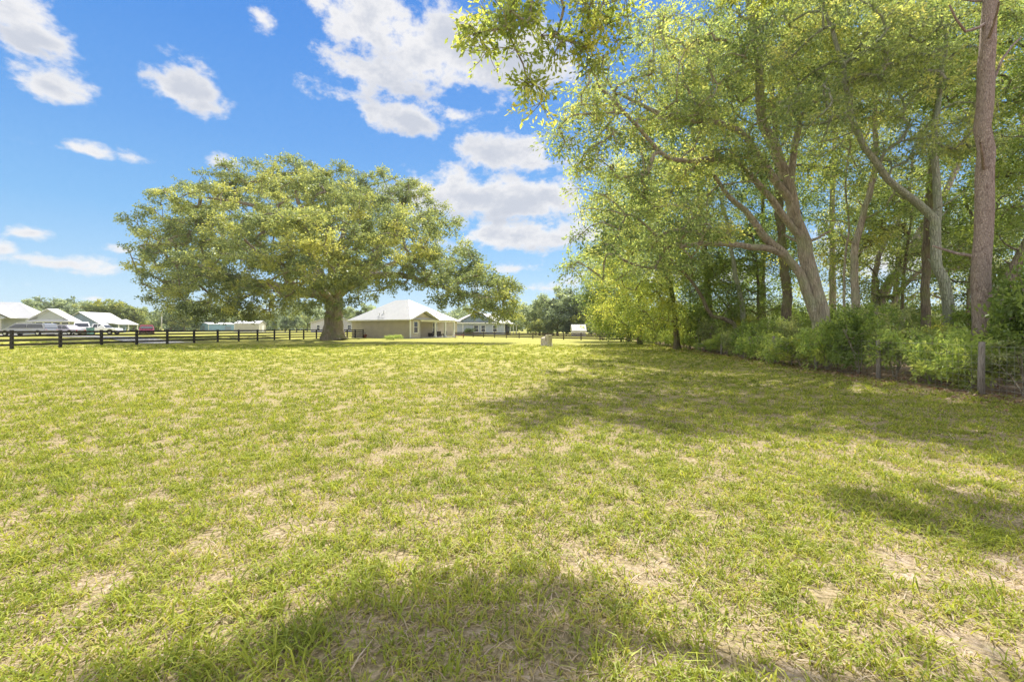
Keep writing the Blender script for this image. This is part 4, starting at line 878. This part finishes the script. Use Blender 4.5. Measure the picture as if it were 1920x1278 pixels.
def tan_house():
    C = Vector((-14.4, 64.5, 0)); rt = empty('tan_house', C, -math.atan2(.523, .853), 'tan sided house with white metal hip roof and corner porch right of the live oak', 'house')
    WH = 2.72; A, B = -12.4, 9.9
    b = MB(); b.box(A, 0, 0, 1.9, .12, WH); b.box(A, -2.6, 1.9, B, .12, WH); b.build('wall', M['tan'], rt)
    b = MB(); b.box(A - .05, .05, -.05, 1.95, -.1, .12); b.box(A - .05, .4, 1.95, B + .3, -.1, .119); b.build('foundation', M['concrete'], rt)
    # hip roof, short ridge along x
    e = .5; z0 = WH; zr = 5.95; x0, x1, y0, y1 = A - e, e, -e, B + e
    r0 = (-8.0, (y0 + y1) / 2 , zr); r1 = (-5.2, (y0 + y1) / 2, zr)
    b = MB(); a_, b_, c_, d_ = (x0, y0, z0), (x1, y0, z0), (x1, y1, z0), (x0, y1, z0)
    b.slab([a_, b_, r1, r0], .03); b.slab([c_, d_, r0, r1], .03); b.slab([d_, a_, r0], .03)
    b.slab([b_, c_, r1], .03); rf = b.build('roof', M['roof'], rt)
    # porch gable breaking out of the right slope: apex at y=2.6
    gy, gh, gz_ = 2.5, 2.9, 4.05
    b = MB(); q0 = (x1 + .25, gy, gz_); q1 = (-4.6, gy, gz_)
    b.slab([(x1 + .25, gy - gh, z0 + .04), q0, q1, (-1.6, gy - gh, z0 + .04)], .09); b.slab([q0, (x1 + .25, gy + gh, z0 + .04), (-1.6, gy + gh, z0 + .04), q1], .09)
    b.build('porch_roof', M['roof'], rt)
    b = MB(); b.prism([(gy - gh + .55, z0), (gy + gh - .55, z0), (gy, gz_ - .3)], 'x', -.06, .02); b.build('gable', M['tan'], rt)
    # fascia, beam, ceiling
    b = MB(); b.box(x0 - .02, x1, y0 - .025, y0 - .002, z0 - .16, z0 - .02); b.box(x0 - .025, x0 - .002, y0, y1, z0 - .16, z0 - .02); b.build('fascia', M['white'], rt)
    b = MB(); b.box(x0 + .05, x1 - .05, y0 + .05, -.002, z0 - .06, z0 - .03); b.box(-2.58, .3, 1.92, B + .3, z0 - .07, z0 - .04); b.build('soffit', M['white'], rt)
    b = MB(); b.box(-.1, .12, 2.0, B, WH - .28, WH - .08); b.build('beam', M['white'], rt)
    for py in (5.3, 7.6, 9.75):
        b = MB(); b.box(-.12, .12, py - .12, py + .12, .12, WH - .28); b.box(-.17, .17, py - .17, py + .17, .121, .35); b.build('porch_post', M['white'], rt)
    b = MB(); b.box(-.07, .025, -.025, .09, .1, WH - .05); b.box(-.05, .04, -.14, -.03, .05, WH - .1); b.build('corner_trim', M['white'], rt)
    win(None, rt, 'x+', 1.05, .85, .75, 1.55, 0)
    # door in the recessed wall
    b = MB(); b.box(-2.6 + .003, -2.53, 3.6, 3.72, .12, 2.3); b.box(-2.597, -2.53, 4.62, 4.74, .12, 2.3); b.box(-2.597, -2.53, 3.72, 4.62, 2.2, 2.32); b.box(-2.59, -2.55, 3.72, 4.62, 1.15, 1.3); d = b.build('door', M['white'], rt)
    b = MB(); b.box(-2.594, -2.57, 3.72, 4.62, .14, 1.15); b.box(-2.594, -2.57, 3.72, 4.62, 1.3, 2.2); b.build('pane', M['glass'], d)
    b = MB(); b.tube([(-2.56, 4.52, 1.18), (-2.50, 4.52, 1.18), (-2.50, 4.42, 1.18)], .018, 6); b.build('handle', M['chrome'], d)
    win(None, rt, 'x+', 8.2, .9, 1.0, 1.4, -2.6)
    for (x, y, h_) in [(-6.6, 1.2, .35), (-7.0, .7, .28)]:
        z = z0 + (y + e) * (zr - z0) / ((y1 - y0) / 2); b = MB(); b.tube([(x, y, z - .1), (x, y, z + h_)], .07, 10); b.tube([(x, y, z + h_ - .02), (x, y, z + h_ + .05)], [.11, .09], 10); b.build('roof_vent', M['chrome'], rt)
    for (y, x) in [(6.6, -.9), (7.4, -.8)]:
        z = z0 + (x1 - x) * (zr - z0) / (x1 + 5.2); b = MB(); b.tube([(x, y, z - .1), (x, y, z + .3)], .07, 10); b.build('roof_vent', M['dark'], rt)
    # rear wing
    b = MB(); b.box(A - 1.5, -5, B + .01, B + 7, .1, WH); b.build('rear_wing_wall', M['tan'], rt)
    b = MB(); xa, xb, ya, yb = A - 2, -4.5, B - 4, B + 7.5; r2, r3 = ((xa + 2.5), (ya + yb) / 2, 5.0), (-8, (ya + yb) / 2, 5.0)
    b.slab([(xa, B - .2, z0 + .01), (xb, B - .2, z0 + .01), r3, r2], .05); b.slab([(xb, yb, z0), (xa, yb, z0), r2, r3], .05); b.slab([(xa, yb, z0), (xa, B - .2, z0), r2], .05); b.slab([(xb, B - .2, z0), (xb, yb, z0), r3], .05)
    b.build('rear_roof', M['roof'], rt)
    # things on the porch and by the wall: their own objects
    def wl(x, y, z=0):
        ca, sa = math.cos(rt.rotation_euler[2]), math.sin(rt.rotation_euler[2]); return Vector((C.x + x * ca - y * sa, C.y + x * sa + y * ca, z))
    s = empty('patio_sofa', wl(-1.3, 6.6, .12), rt.rotation_euler[2], 'dark patio sofa between the white posts of the tan house porch', 'sofa')
    b = MB(); b.box(-.35, .4, -.95, .95, .18, .42); b.build('seat', M['dark'], s, bevel=.03)
    b = MB(); b.box(.4, .55, -.95, .95, .1, .88); b.build('backrest', M['dark'], s, bevel=.03)
    for sg in (-1, 1): b = MB(); b.box(-.35, .4, sg * 1.03 - .08, sg * 1.03 + .08, .1, .62); b.build('armrest', M['dark'], s, bevel=.02)
    for sx_ in (-.28, .45):
        for sy_ in (-.9, .9): b = MB(); b.box(sx_ - .03, sx_ + .03, sy_ - .03, sy_ + .03, 0, .18); b.build('leg', M['dark'], s)
    s = empty('patio_chair', wl(-1.2, 8.7, .12), rt.rotation_euler[2], 'dark patio chair by the last porch post of the tan house', 'chair')
    b = MB(); b.box(-.3, .3, -.3, .3, .3, .44); b.build('seat', M['dark'], s, bevel=.02); b = MB(); b.box(.3, .38, -.3, .3, .3, .92); b.build('backrest', M['dark'], s, bevel=.02)
    for sx_ in (-.26, .26):
        for sy_ in (-.26, .26): b = MB(); b.box(sx_ - .025, sx_ + .025, sy_ - .025, sy_ + .025, 0, .3); b.build('leg', M['dark'], s)
    g_ = wl(-8.6, -.7); s = empty('plant_pot', g_, 0, 'small reddish pot against the long shaded wall of the tan house', 'pot')
    b = MB(); b.tube([(0, 0, 0), (0, 0, .1), (0, 0, .45), (0, 0, .52)], [.18, .2, .3, .33], 14); b.build('bowl', M['terracotta'], s, smooth=True)
    b = MB(); b.tube([(0, 0, .5), (0, 0, .53)], .27, 12); [b.tube([(0, 0, .5), (.12 * math.cos(q), .12 * math.sin(q), .8), (.3 * math.cos(q), .3 * math.sin(q), .95)], [.012, .01, .004], 4) for q in (0, 1.3, 2.4, 3.6, 5)]; b.build('dry_stems', M['dark'], s)
    g_ = G(861, 67.5); s = empty('garden_bench', g_, .2, 'low rusty brown bench on the lawn at the right of the tan house porch', 'bench')
    b = MB(); b.box(-.75, .75, -.2, .2, .42, .48); b.build('seat', M['terracotta'], s, bevel=.01)
    for sx_ in (-.6, .6):
        for sy_ in (-.14, .14): b = MB(); b.box(sx_ - .04, sx_ + .04, sy_ - .04, sy_ + .04, 0, .42); b.build('leg', M['terracotta'], s)
tan_house()

def gable_house(name, label, loc, rz, x0, x1, d, wh, rh, wallm, roofm='roof', e=.4, wins=(), door=None, cat='house', gable_front=True, trim=True):
    """gable on the front (plane y=0) spanning x0..x1, ridge running back to y=d"""
    rt = empty(name, loc, rz, label, cat); cx = (x0 + x1) / 2
    b = MB()
    if gable_front: b.prism([(x0, 0), (x1, 0), (x1, wh), (cx, rh - .05), (x0, wh)], 'y', 0, d)
    else: b.prism([(0, 0), (d, 0), (d, wh), (d / 2, rh - .05), (0, wh)], 'x', x0, x1)
    b.build('wall', M[wallm], rt)
    b = MB()
    if gable_front:
        s = (rh - wh) / (cx - x0); ze = wh - s * e
        b.slab([(x0 - e, -e, ze + .1), (cx, -e, rh + .1), (cx, d + e, rh + .1), (x0 - e, d + e, ze + .1)], .1); b.slab([(cx, -e, rh + .1), (x1 + e, -e, ze + .1), (x1 + e, d + e, ze + .1), (cx, d + e, rh + .1)], .1)
    else:
        s = (rh - wh) / (d / 2); ze = wh - s * e
        b.slab([(x0 - e, -e, ze + .1), (x1 + e, -e, ze + .1), (x1 + e, d / 2, rh + .1), (x0 - e, d / 2, rh + .1)], .1); b.slab([(x0 - e, d / 2, rh + .1), (x1 + e, d / 2, rh + .1), (x1 + e, d + e, ze + .1), (x0 - e, d + e, ze + .1)], .1)
    b.build('roof', M[roofm], rt)
    if trim:
        b = MB()
        for xx in (x0, x1): b.box(xx - .06, xx + .06, -.03, .06, 0, wh - .05)
        b.build('corner_trim', M['white'], rt)
    for wv in wins: win(None, rt, *wv)
    if door:
        face, c, w_, h_ = door[:4]; b = MB()
        if face == 'y-': b.box(c - w_ / 2, c + w_ / 2, -.05, -.003, 0, h_)
        else: b.box(x1 + .003, x1 + .05, c - w_ / 2, c + w_ / 2, 0, h_)
        b.build('door', M[door[4] if len(door) > 4 else 'white'], rt)
    return rt

# pale blue house right of the tan one
def pale_blue_house():
    Z = 100.; s = Z / F; X = lambda px: (px - 960) * s
    x0 = X(852); rt = empty('pale_blue_house', (x0, Z, 0), 0, 'pale blue-grey house with big front gable behind the far board fence', 'house')
    Wd = X(946) - x0
    b = MB(); b.box(0, Wd, 0, 11, 0, 2.75); b.build('wall', M['palebluewall'], rt)
    ga, gb, gc = X(862) - x0, X(926) - x0, X(896) - x0
    b = MB(); b.prism([(ga, 2.95), (gb, 2.95), (gc, 4.95)], 'y', -.12, .1); b.build('gable', M['bluewall'], rt)
    b = MB(); b.slab([(ga - .7, -.5, 2.8), (gc, -.5, 5.2), (gc, 6, 5.2), (ga - .7, 6, 2.8)], .14); b.slab([(gc, -.5, 5.2), (gb + .7, -.5, 2.8), (gb + .7, 6, 2.8), (gc, 6, 5.2)], .14); b.build('gable_roof', M['roof'], rt)
    b = MB(); r0, r1 = (3.2, 5.5, 4.9), (Wd - 1.5, 5.5, 4.9); a_, b_, c_, d_ = (-.6, -.4, 2.72), (Wd + .5, -.4, 2.72), (Wd + .5, 11.4, 2.72), (-.6, 11.4, 2.72)
    b.slab([a_, b_, r1, r0], .1); b.slab([c_, d_, r0, r1], .1); b.slab([d_, a_, r0], .1); b.slab([b_, c_, r1], .1)
    b.slab([(Wd - 1.5, 1.6, 3.1), (Wd + 2.8, 1.6, 2.3), (Wd + 2.8, 9, 2.3), (Wd - 1.5, 9, 4.6)], .1); b.build('roof', M['roof'], rt)
    b = MB(); b.box(-.6, Wd + .5, -.52, -.42, 2.5, 2.74); b.build('fascia', M['white'], rt)
    for px, w_ in ((893, .9), (906, .8), (928, .8)): win(None, rt, 'y-', X(px) - x0, .75, w_, 1.35, 0)
    b = MB(); b.box(X(868) - x0 - .1, X(868) - x0 + .1, -.04, -.003, 0, 2.5); b.box(Wd - .1, Wd + .04, -.04, .06, 0, 2.5); b.build('corner_trim', M['white'], rt)
    b = MB(); b.box(Wd + .01, Wd + 1.1, 4, 9, 0, 2.5); b.build('side_wall', M['palebluewall'], rt)
    b = MB(); b.box(Wd + .25, Wd + .9, 3.9, 3.99, 0, 2.1); b.build('door', M['glass'], rt)
    for q in (1.3, 1.95, 2.65): b = MB(); b.box(Wd + q - .07, Wd + q + .07, 1.8, 1.95, 0, 2.25); b.build('porch_post', M['white'], rt)
pale_blue_house()

def grey_house():
    Z = 76.; s = Z / F; g_ = .45; X = lambda px: (px - 960) * s; H = lambda py: CH + (HY - py) * s - g_
    x0 = X(-90); rt = empty('grey_house', (x0, Z, g_), 0, 'grey house with white roof and garage at the left edge', 'house')
    u = lambda px: X(px) - x0
    b = MB(); b.box(0, u(63), .9, 6.6, 0, H(597)); b.box(u(63), u(134), 0, 1.2, 0, H(601)); b.build('wall', M['greywall'], rt)
    zE = H(596); U = lambda px, d: (px - 960) / F * (Z + d) - x0; HH = lambda py, d: CH + (HY - py) / F * (Z + d) - g_
    b = MB(); r0, r1 = (U(-60, 3.6), 3.6, HH(565, 3.6)), (U(36, 3.6), 3.6, HH(566.5, 3.6))
    a_, b_, c_, d_ = (-.6, .3, zE), (U(72, .3), .3, zE), (U(108, 7), 7, zE), (-.6, 7, zE); b.slab([a_, b_, r1, r0], .12); b.slab([c_, d_, r0, r1], .12); b.slab([b_, c_, r1], .12); b.slab([d_, a_, r0], .12); b.build('roof', M['roof'], rt)
    # garage gable and its white skirt roof
    b = MB(); gx0, gx1, gc = u(60), u(140), u(96); zb, za = H(601), H(578.5)
    b.slab([(gx0 - .4, -.7, zb), (gc, -.7, za), (gc, 1.2, za), (gx0 - .4, 1.2, zb)], .13); b.slab([(gc, -.7, za), (gx1 + .1, -.7, zb - .1), (gx1 + .1, 1.2, zb - .1), (gc, 1.2, za)], .13); b.build('garage_roof', M['roof'], rt)
    b = MB(); b.prism([(gx0 + .4, zb - .05), (gx1 - .9, zb - .05), (gc, za - .25)], 'y', -.3, -.1); b.build('gable', M['greywall'], rt)
    b = MB(); b.slab([(gx0 + .2, -.1, H(597.5)), (gx1, -.1, H(597.5)), (gx1 + .3, -.95, H(602.5)), (gx0, -.95, H(602.5))], .08); b.build('skirt_roof', M['roof'], rt)
    dr = MB(); d0, d1 = u(66), u(131)
    for r in range(4): dr.box(d0, d1, -.06, -.004, .02 + r * .53, .51 + r * .53)
    dd = dr.build('garage_door', M['white'], rt)
    for k in range(4):
        a = d0 + (d1 - d0) * (k + .13) / 4; c = d0 + (d1 - d0) * (k + .87) / 4; b = MB(); b.box(a, c, -.075, -.062, 1.70, 1.98); b.build('pane', M['glass'], dd)
    win(None, rt, 'y-', u(35), .55, 2.4, 1.35, .9, False)
    b = MB(); b.box(u(35) - .04, u(35) + .04, .82, .89, .55, 1.9); b.build('mullion', M['white'], rt)
    for px in (5, -40): b = MB(); b.box(u(px) - .12, u(px) + .12, -.5, -.26, 0, H(597)); b.build('porch_post', M['white'], rt)
    b = MB(); b.slab([(u(-70), -.7, zE - .05), (u(15), -.7, zE - .05), (u(15), 1.4, zE + .5), (u(-70), 1.4, zE + .5)], .1); b.slab([(u(-55), -.75, zE), (u(-30), -.75, H(570)), (u(-30), 5, H(570)), (u(-55), 5, zE)], .1); b.slab([(u(-30), -.75, H(570)), (u(28), -.75, zE + .05), (u(28), 5, zE + .05), (u(-30), 5, H(570))], .1); b.build('porch_roof', M['roof'], rt)
    b = MB(); b.prism([(u(-50), zE), (u(18), zE), (u(-30), H(574))], 'y', -.5, -.3); b.build('porch_gable', M['greywall'], rt)
grey_house()

g = G(185, 104)
h4 = gable_house('blue_house', 'slate blue gabled house with white roof beyond the parked vehicles', (g.x, g.y, .45), .14, -7.6, 0, 9, 2.3, 4.7, 'bluewall', e=.45, wins=[], door=('x+', 3.0, 1.0, 2.1, 'glass'))
b = MB(); b.slab([(.3, 1.5, 2.45), (3.2, 1.5, 2.0), (3.2, 8.5, 2.0), (.3, 8.5, 3.3)], .1); b.build('porch_roof', M['roof'], h4)
for q in (1.7, 5.0, 8.2): b = MB(); b.box(2.9, 3.05, q, q + .15, 0, 2.0); b.build('porch_post', M['white'], h4)
g = G(612, 118)
gable_house('lilac_house', 'pale lilac-grey house partly hidden behind the live oak trunk', (g.x, g.y, .5), -.1, -4.2, 8.5, 8, 2.5, 4.2, 'lilacwall', wins=[('y-', -2.2, .6, .8, 1.2, 0), ('y-', 6.2, .7, .9, 1.1, 0)], door=('y-', .2, .95, 2.05))
g = G(391, 150)
sh = gable_house('blue_shed', 'low bright blue metal shed between the far trees', (g.x, g.y, .45), -.5, -5.2, 0, 8.6, 2.4, 2.95, 'shedblue', e=.15, wins=[], door=('x+', 6.2, 2.0, 1.7, 'bluewall'), cat='shed')
b = MB(); b.box(-3.6, -2.2, -.05, -.004, 0, 2.0); b.build('door', M['bluewall'], sh)
g = G(486, 140)
sh = gable_house('beige_shed', 'beige shed with white door in its gable end below the oak', (g.x, g.y, .45), .12, -7.2, 0, 5, 2.5, 3.35, 'shedbeige', e=.15, gable_front=False, door=('x+', 2.5, 1.6, 1.9), cat='shed')
rt = h4
# tiny white-roofed pump house behind the far fence
g = G(1086, 80)
sh = gable_house('pump_house', 'tiny white-roofed pump house behind the far board fence', (g.x, g.y, -.05), 0, -1.15, 1.15, 2, 1.15, 2.1, 'lilacwall', e=.15, gable_front=False, cat='pump house', trim=False, door=('y-', .2, .7, 1.1, 'lilacwall'))

def pole(px, topy, Z, name, label):
    p = G(px, Z); h = CH + (HY - topy) * Z / F - p.z; rt = empty(name, p, 0, label, 'pole')
    b = MB(); b.tube([(0, 0, -.3), (0, 0, h)], [.14, .10], 10); b.build('shaft', M['concrete'], rt, smooth=True)
    b = MB(); b.box(-.8, .8, -.05, .05, h - .6, h - .5); b.build('crossarm', M['concrete'], rt)
pole(303, 584, 118, 'utility_pole', 'pale utility pole in front of the trees right of the red car')

# ------------------------------------------------------------------ vehicles
def vehicle(kind, name, label, px, Z, rz, paintm, L=4.6, Wv=1.8, H=1.5, cat='car'):
    p = G(px, Z); p.z = float(gz(p.x, p.y)) + .03; rt = empty(name, p, rz, label, cat, 'vehicles parked beyond the board fence')
    h = Wv / 2; x0, x1 = -L / 2, L / 2; wr = .33 if kind != 'pickup' else .39; gc = .22
    belt = H * .56
    if kind == 'van': prof = [(x0, gc), (x0 - .03, belt * .8), (x0 + .12, H * .95), (x0 + .5, H), (x1 - 2.0, H), (x1 - 1.05, belt * 1.05), (x1 - .2, belt * .82), (x1, belt * .5), (x1, gc)]; cab = (x0 + .12, x0 + .35, x1 - 2.05, x1 - 1.15)
    elif kind == 'suv': prof = [(x0, gc), (x0, belt), (x0 + .25, H * .96), (x0 + .5, H), (x1 - 2.1, H), (x1 - 1.45, belt * 1.08), (x1 - .15, belt * .98), (x1, belt * .6), (x1, gc)]; cab = (x0 + .15, x0 + .45, x1 - 2.15, x1 - 1.5)
    elif kind == 'pickup': prof = [(x0, gc + .1), (x0, belt * 1.02), (x0 + 1.75, belt * 1.02), (x0 + 1.8, H * .97), (x0 + 2.0, H), (x1 - 2.2, H), (x1 - 1.5, belt * 1.08), (x1 - .1, belt), (x1, belt * .6), (x1, gc + .1)]; cab = (x0 + 1.8, x0 + 1.95, x1 - 2.25, x1 - 1.55)
    else: prof = [(x0, gc), (x0 - .02, belt * .95), (x0 + .7, belt * 1.08), (x0 + 1.35, H * .98), (x0 + 1.7, H), (x1 - 2.1, H), (x1 - 1.3, belt * 1.05), (x1 - .15, belt * .85), (x1, belt * .5), (x1, gc)]; cab = (x0 + .85, x0 + 1.45, x1 - 2.15, x1 - 1.4)
    wx = (x0 + .85, x1 - .9)
    # lower outline with wheel arches
    arch = []
    for cxw in wx: arch += [(cxw - (wr + .07) * math.cos(t), max(gc, wr + (wr + .07) * math.sin(t))) for t in np.linspace(.0, PI, 9)]
    out = prof[:] + [q for q in arch[::-1]]
    def wid(x, z):
        if z <= belt * 1.1: return h * (1 - .06 * max(0, abs(x) / (L / 2) - .75) * 4)
        return h * (1 - .2 * (z - belt) / (H - belt))
    import bmesh
    bm = bmesh.new(); n = len(out)
    va = [bm.verts.new((x, -wid(x, z), z)) for x, z in out]; vb = [bm.verts.new((x, wid(x, z), z)) for x, z in out]
    bm.faces.new(va); bm.faces.new(vb[::-1])
    for i in range(n): bm.faces.new((va[i], vb[i], vb[(i + 1) % n], va[(i + 1) % n]))
    bmesh.ops.recalc_face_normals(bm, faces=bm.faces); bmesh.ops.triangulate(bm, faces=[f for f in bm.faces if len(f.verts) > 4])
    me = bpy.data.meshes.new('body'); bm.to_mesh(me); bm.free(); me.materials.append(M[paintm]); bo = bpy.data.objects.new('body', me); COL.objects.link(bo); bo.parent = rt
    md = bo.modifiers.new('bevel', 'BEVEL'); md.width = .035; md.segments = 2; md.limit_method = 'ANGLE'; md.angle_limit = R(35)
    # side windows (two each side), front and rear glass
    zb, zt = belt * 1.12, H * .93
    A0, A1, B1, B0 = cab; mid = (A0 + B0) / 2 - .1
    for sg in (-1, 1):
        for (a, b2, c, d_) in (((A0 + .12), (A1 + .12), (mid - .06), (mid - .06)), ((mid + .06), (mid + .06), (B1 - .08), (B0 - .1))):
            pts_ = [(a, zb), (d_ if c == mid - .06 else B0 - .1, zb), (c, zt), (b2, zt)]
            b = MB(); b.poly([(x, sg * (wid(x, z) + .004), z) for x, z in pts_] + [(x, sg * (wid(x, z) - .03), z) for x, z in pts_], [(0, 1, 2, 3), (7, 6, 5, 4), (0, 4, 5, 1), (1, 5, 6, 2), (2, 6, 7, 3), (3, 7, 4, 0)]); b.build('side_window', M['glass'], rt)
    for (xa, za, xb, zb2, nm, o) in ((B0 + .1, belt * 1.12, B1 + .08, H * .955, 'windscreen', .02), (A0 - .09, belt * 1.12, A1 - .12, H * .94, 'rear_window', -.02)):
        wa, wb = wid(xa, za) * .86, wid(xb, zb2) * .86; b = MB()
        q = [(xa + o, -wa, za), (xa + o, wa, za), (xb + o, wb, zb2), (xb + o, -wb, zb2)]; b.poly(q + [(x - o * 2, y, z) for x, y, z in q], [(0, 1, 2, 3), (7, 6, 5, 4), (0, 4, 5, 1), (1, 5, 6, 2), (2, 6, 7, 3), (3, 7, 4, 0)]); b.build(nm, M['glass'], rt)
    for cxw in wx:
        for sg in (-1, 1):
            b = MB(); y0_, y1_ = sg * (h - .2), sg * (h + .01); b.tube([(cxw, y0_, wr), (cxw, y1_, wr)], wr, 20); wh_ = b.build('wheel', M['rubber'], rt)
            b = MB(); b.tube([(cxw, y1_ - sg * .02, wr), (cxw, y1_ + sg * .012, wr)], [wr * .62, wr * .55], 14); b.build('rim', M['chrome'], wh_)
    for sg in (-1, 1):
        b = MB(); b.box(x1 - .10, x1 + .012, sg * h * .66 - .16, sg * h * .66 + .16, belt * .62, belt * .78); b.build('headlight', M['lamp_clear'], rt)
        b = MB(); b.box(x0 - .02, x0 + .1, sg * h * .72 - .12, sg * h * .72 + .12, belt * .68, belt * .92); b.build('taillight', M['lamp_red'], rt)
    b = MB(); b.box(x1 - .12, x1 + .06, -h * .92, h * .92, gc + .02, gc + .2); b.box(x0 - .06, x0 + .12, -h * .92, h * .92, gc + .02, gc + .2); b.build('bumper', M['dark'] if kind != 'van' else M[paintm], rt)
    return rt
vehicle('van', 'minivan', 'silver minivan parked nearest the left edge behind the fence', 54, 60, PI, 'silver', 6.0, 1.95, 1.62, 'minivan')
vehicle('sedan', 'sedan_car', 'grey sedan between the silver minivan and the white pickup', 121, 66, PI, 'mauve', 4.7, 1.8, 1.45)
vehicle('suv', 'white_suv', 'white boxy SUV facing the fence with teal bin at its right', 153, 70, -.80, 'carwhite', 4.8, 1.95, 1.95, 'SUV')
vehicle('pickup', 'pickup_truck', 'white pickup truck to the right of the teal bin', 190, 74, .2, 'carwhite', 5.2, 1.95, 1.75, 'pickup')
vehicle('sedan', 'red_car', 'dark red car parked alone behind the fence, right of the blue house', 275, 68, -.9, 'carred', 4.4, 1.8, 1.5)
p = G(169.5, 66); rt = empty('wheeled_bin', p, 0, 'teal wheeled bin between the white SUV and the white pickup', 'bin')
M['teal'] = paint('teal_plastic', (.10, .22, .24), .5)
b = MB(); b.poly([(-.24, -.28, .1), (.24, -.28, .1), (.24, .28, .1), (-.24, .28, .1), (-.3, -.36, 1.05), (.3, -.36, 1.05), (.3, .36, 1.05), (-.3, .36, 1.05)], [(0, 3, 2, 1), (4, 5, 6, 7), (0, 1, 5, 4), (1, 2, 6, 5), (2, 3, 7, 6), (3, 0, 4, 7)]); b.build('body', M['teal'], rt, bevel=.02)
b = MB(); b.box(-.32, .32, -.38, .38, 1.052, 1.12); b.build('lid', M['teal'], rt, bevel=.02)
for sg in (-1, 1): b = MB(); b.tube([(sg * .26, .3, .12), (sg * .32, .3, .12)], .12, 12); b.build('wheel', M['rubber'], rt)

# ------------------------------------------------------------------ the mottled block on the lawn
def stump():
    import bmesh
    p = G(1024.5, 37); rt = empty('tree_stump', (p.x, p.y, 0), 0, 'pale mottled stump with a notched top, alone on the far lawn', 'stump')
    m = bark_mat('stump_wood', (.34, .28, .22), (.80, .74, .64), (.60, .55, .48), 2.2, .7, 1.0)
    rs = np.random.RandomState(2); k = 22; V = []; rings = 12
    for i in range(rings):
        z = i / (rings - 1)
        for j in range(k):
            th = 2 * PI * j / k; r = .44 * (1 + .16 * math.exp(-z * 6)) * (1 + .05 * math.sin(th * 4 + 1) + .03 * rs.randn())
            top = .66 if math.cos(th - PI) > .25 else .9
            V.append((r * math.cos(th), r * math.sin(th) * .9, -.05 + z * (top + .05) + (.03 * rs.randn() if i == rings - 1 else 0)))
    b = MB(); b.v = V
    for i in range(rings - 1):
        for j in range(k): b.f.append((i * k + j, i * k + (j + 1) % k, (i + 1) * k + (j + 1) % k, (i + 1) * k + j)); b.mi.append(0)
    b.v.append((.08, 0, .78)); c = len(b.v) - 1
    for j in range(k): b.f.append(((rings - 1) * k + j, (rings - 1) * k + (j + 1) % k, c)); b.mi.append(0)
    b.build('wood', m, rt)
stump()

# ------------------------------------------------------------------ haze
def haze():
    b = MB(); b.box(-420, 420, -60, 330, -1.5, 32); m, T = new_mat('haze_air')
    v = T.n('ShaderNodeVolumePrincipled', inp={'Color': (.80, .88, 1.0, 1), 'Density': .00022, 'Anisotropy': .0})
    T.n('ShaderNodeOutputMaterial', inp={'Volume': v.outputs[0]})
    o = b.build('haze', m); tag(o, 'thin bluish summer haze softening the far trees', 'haze', None, 'stuff')
haze()
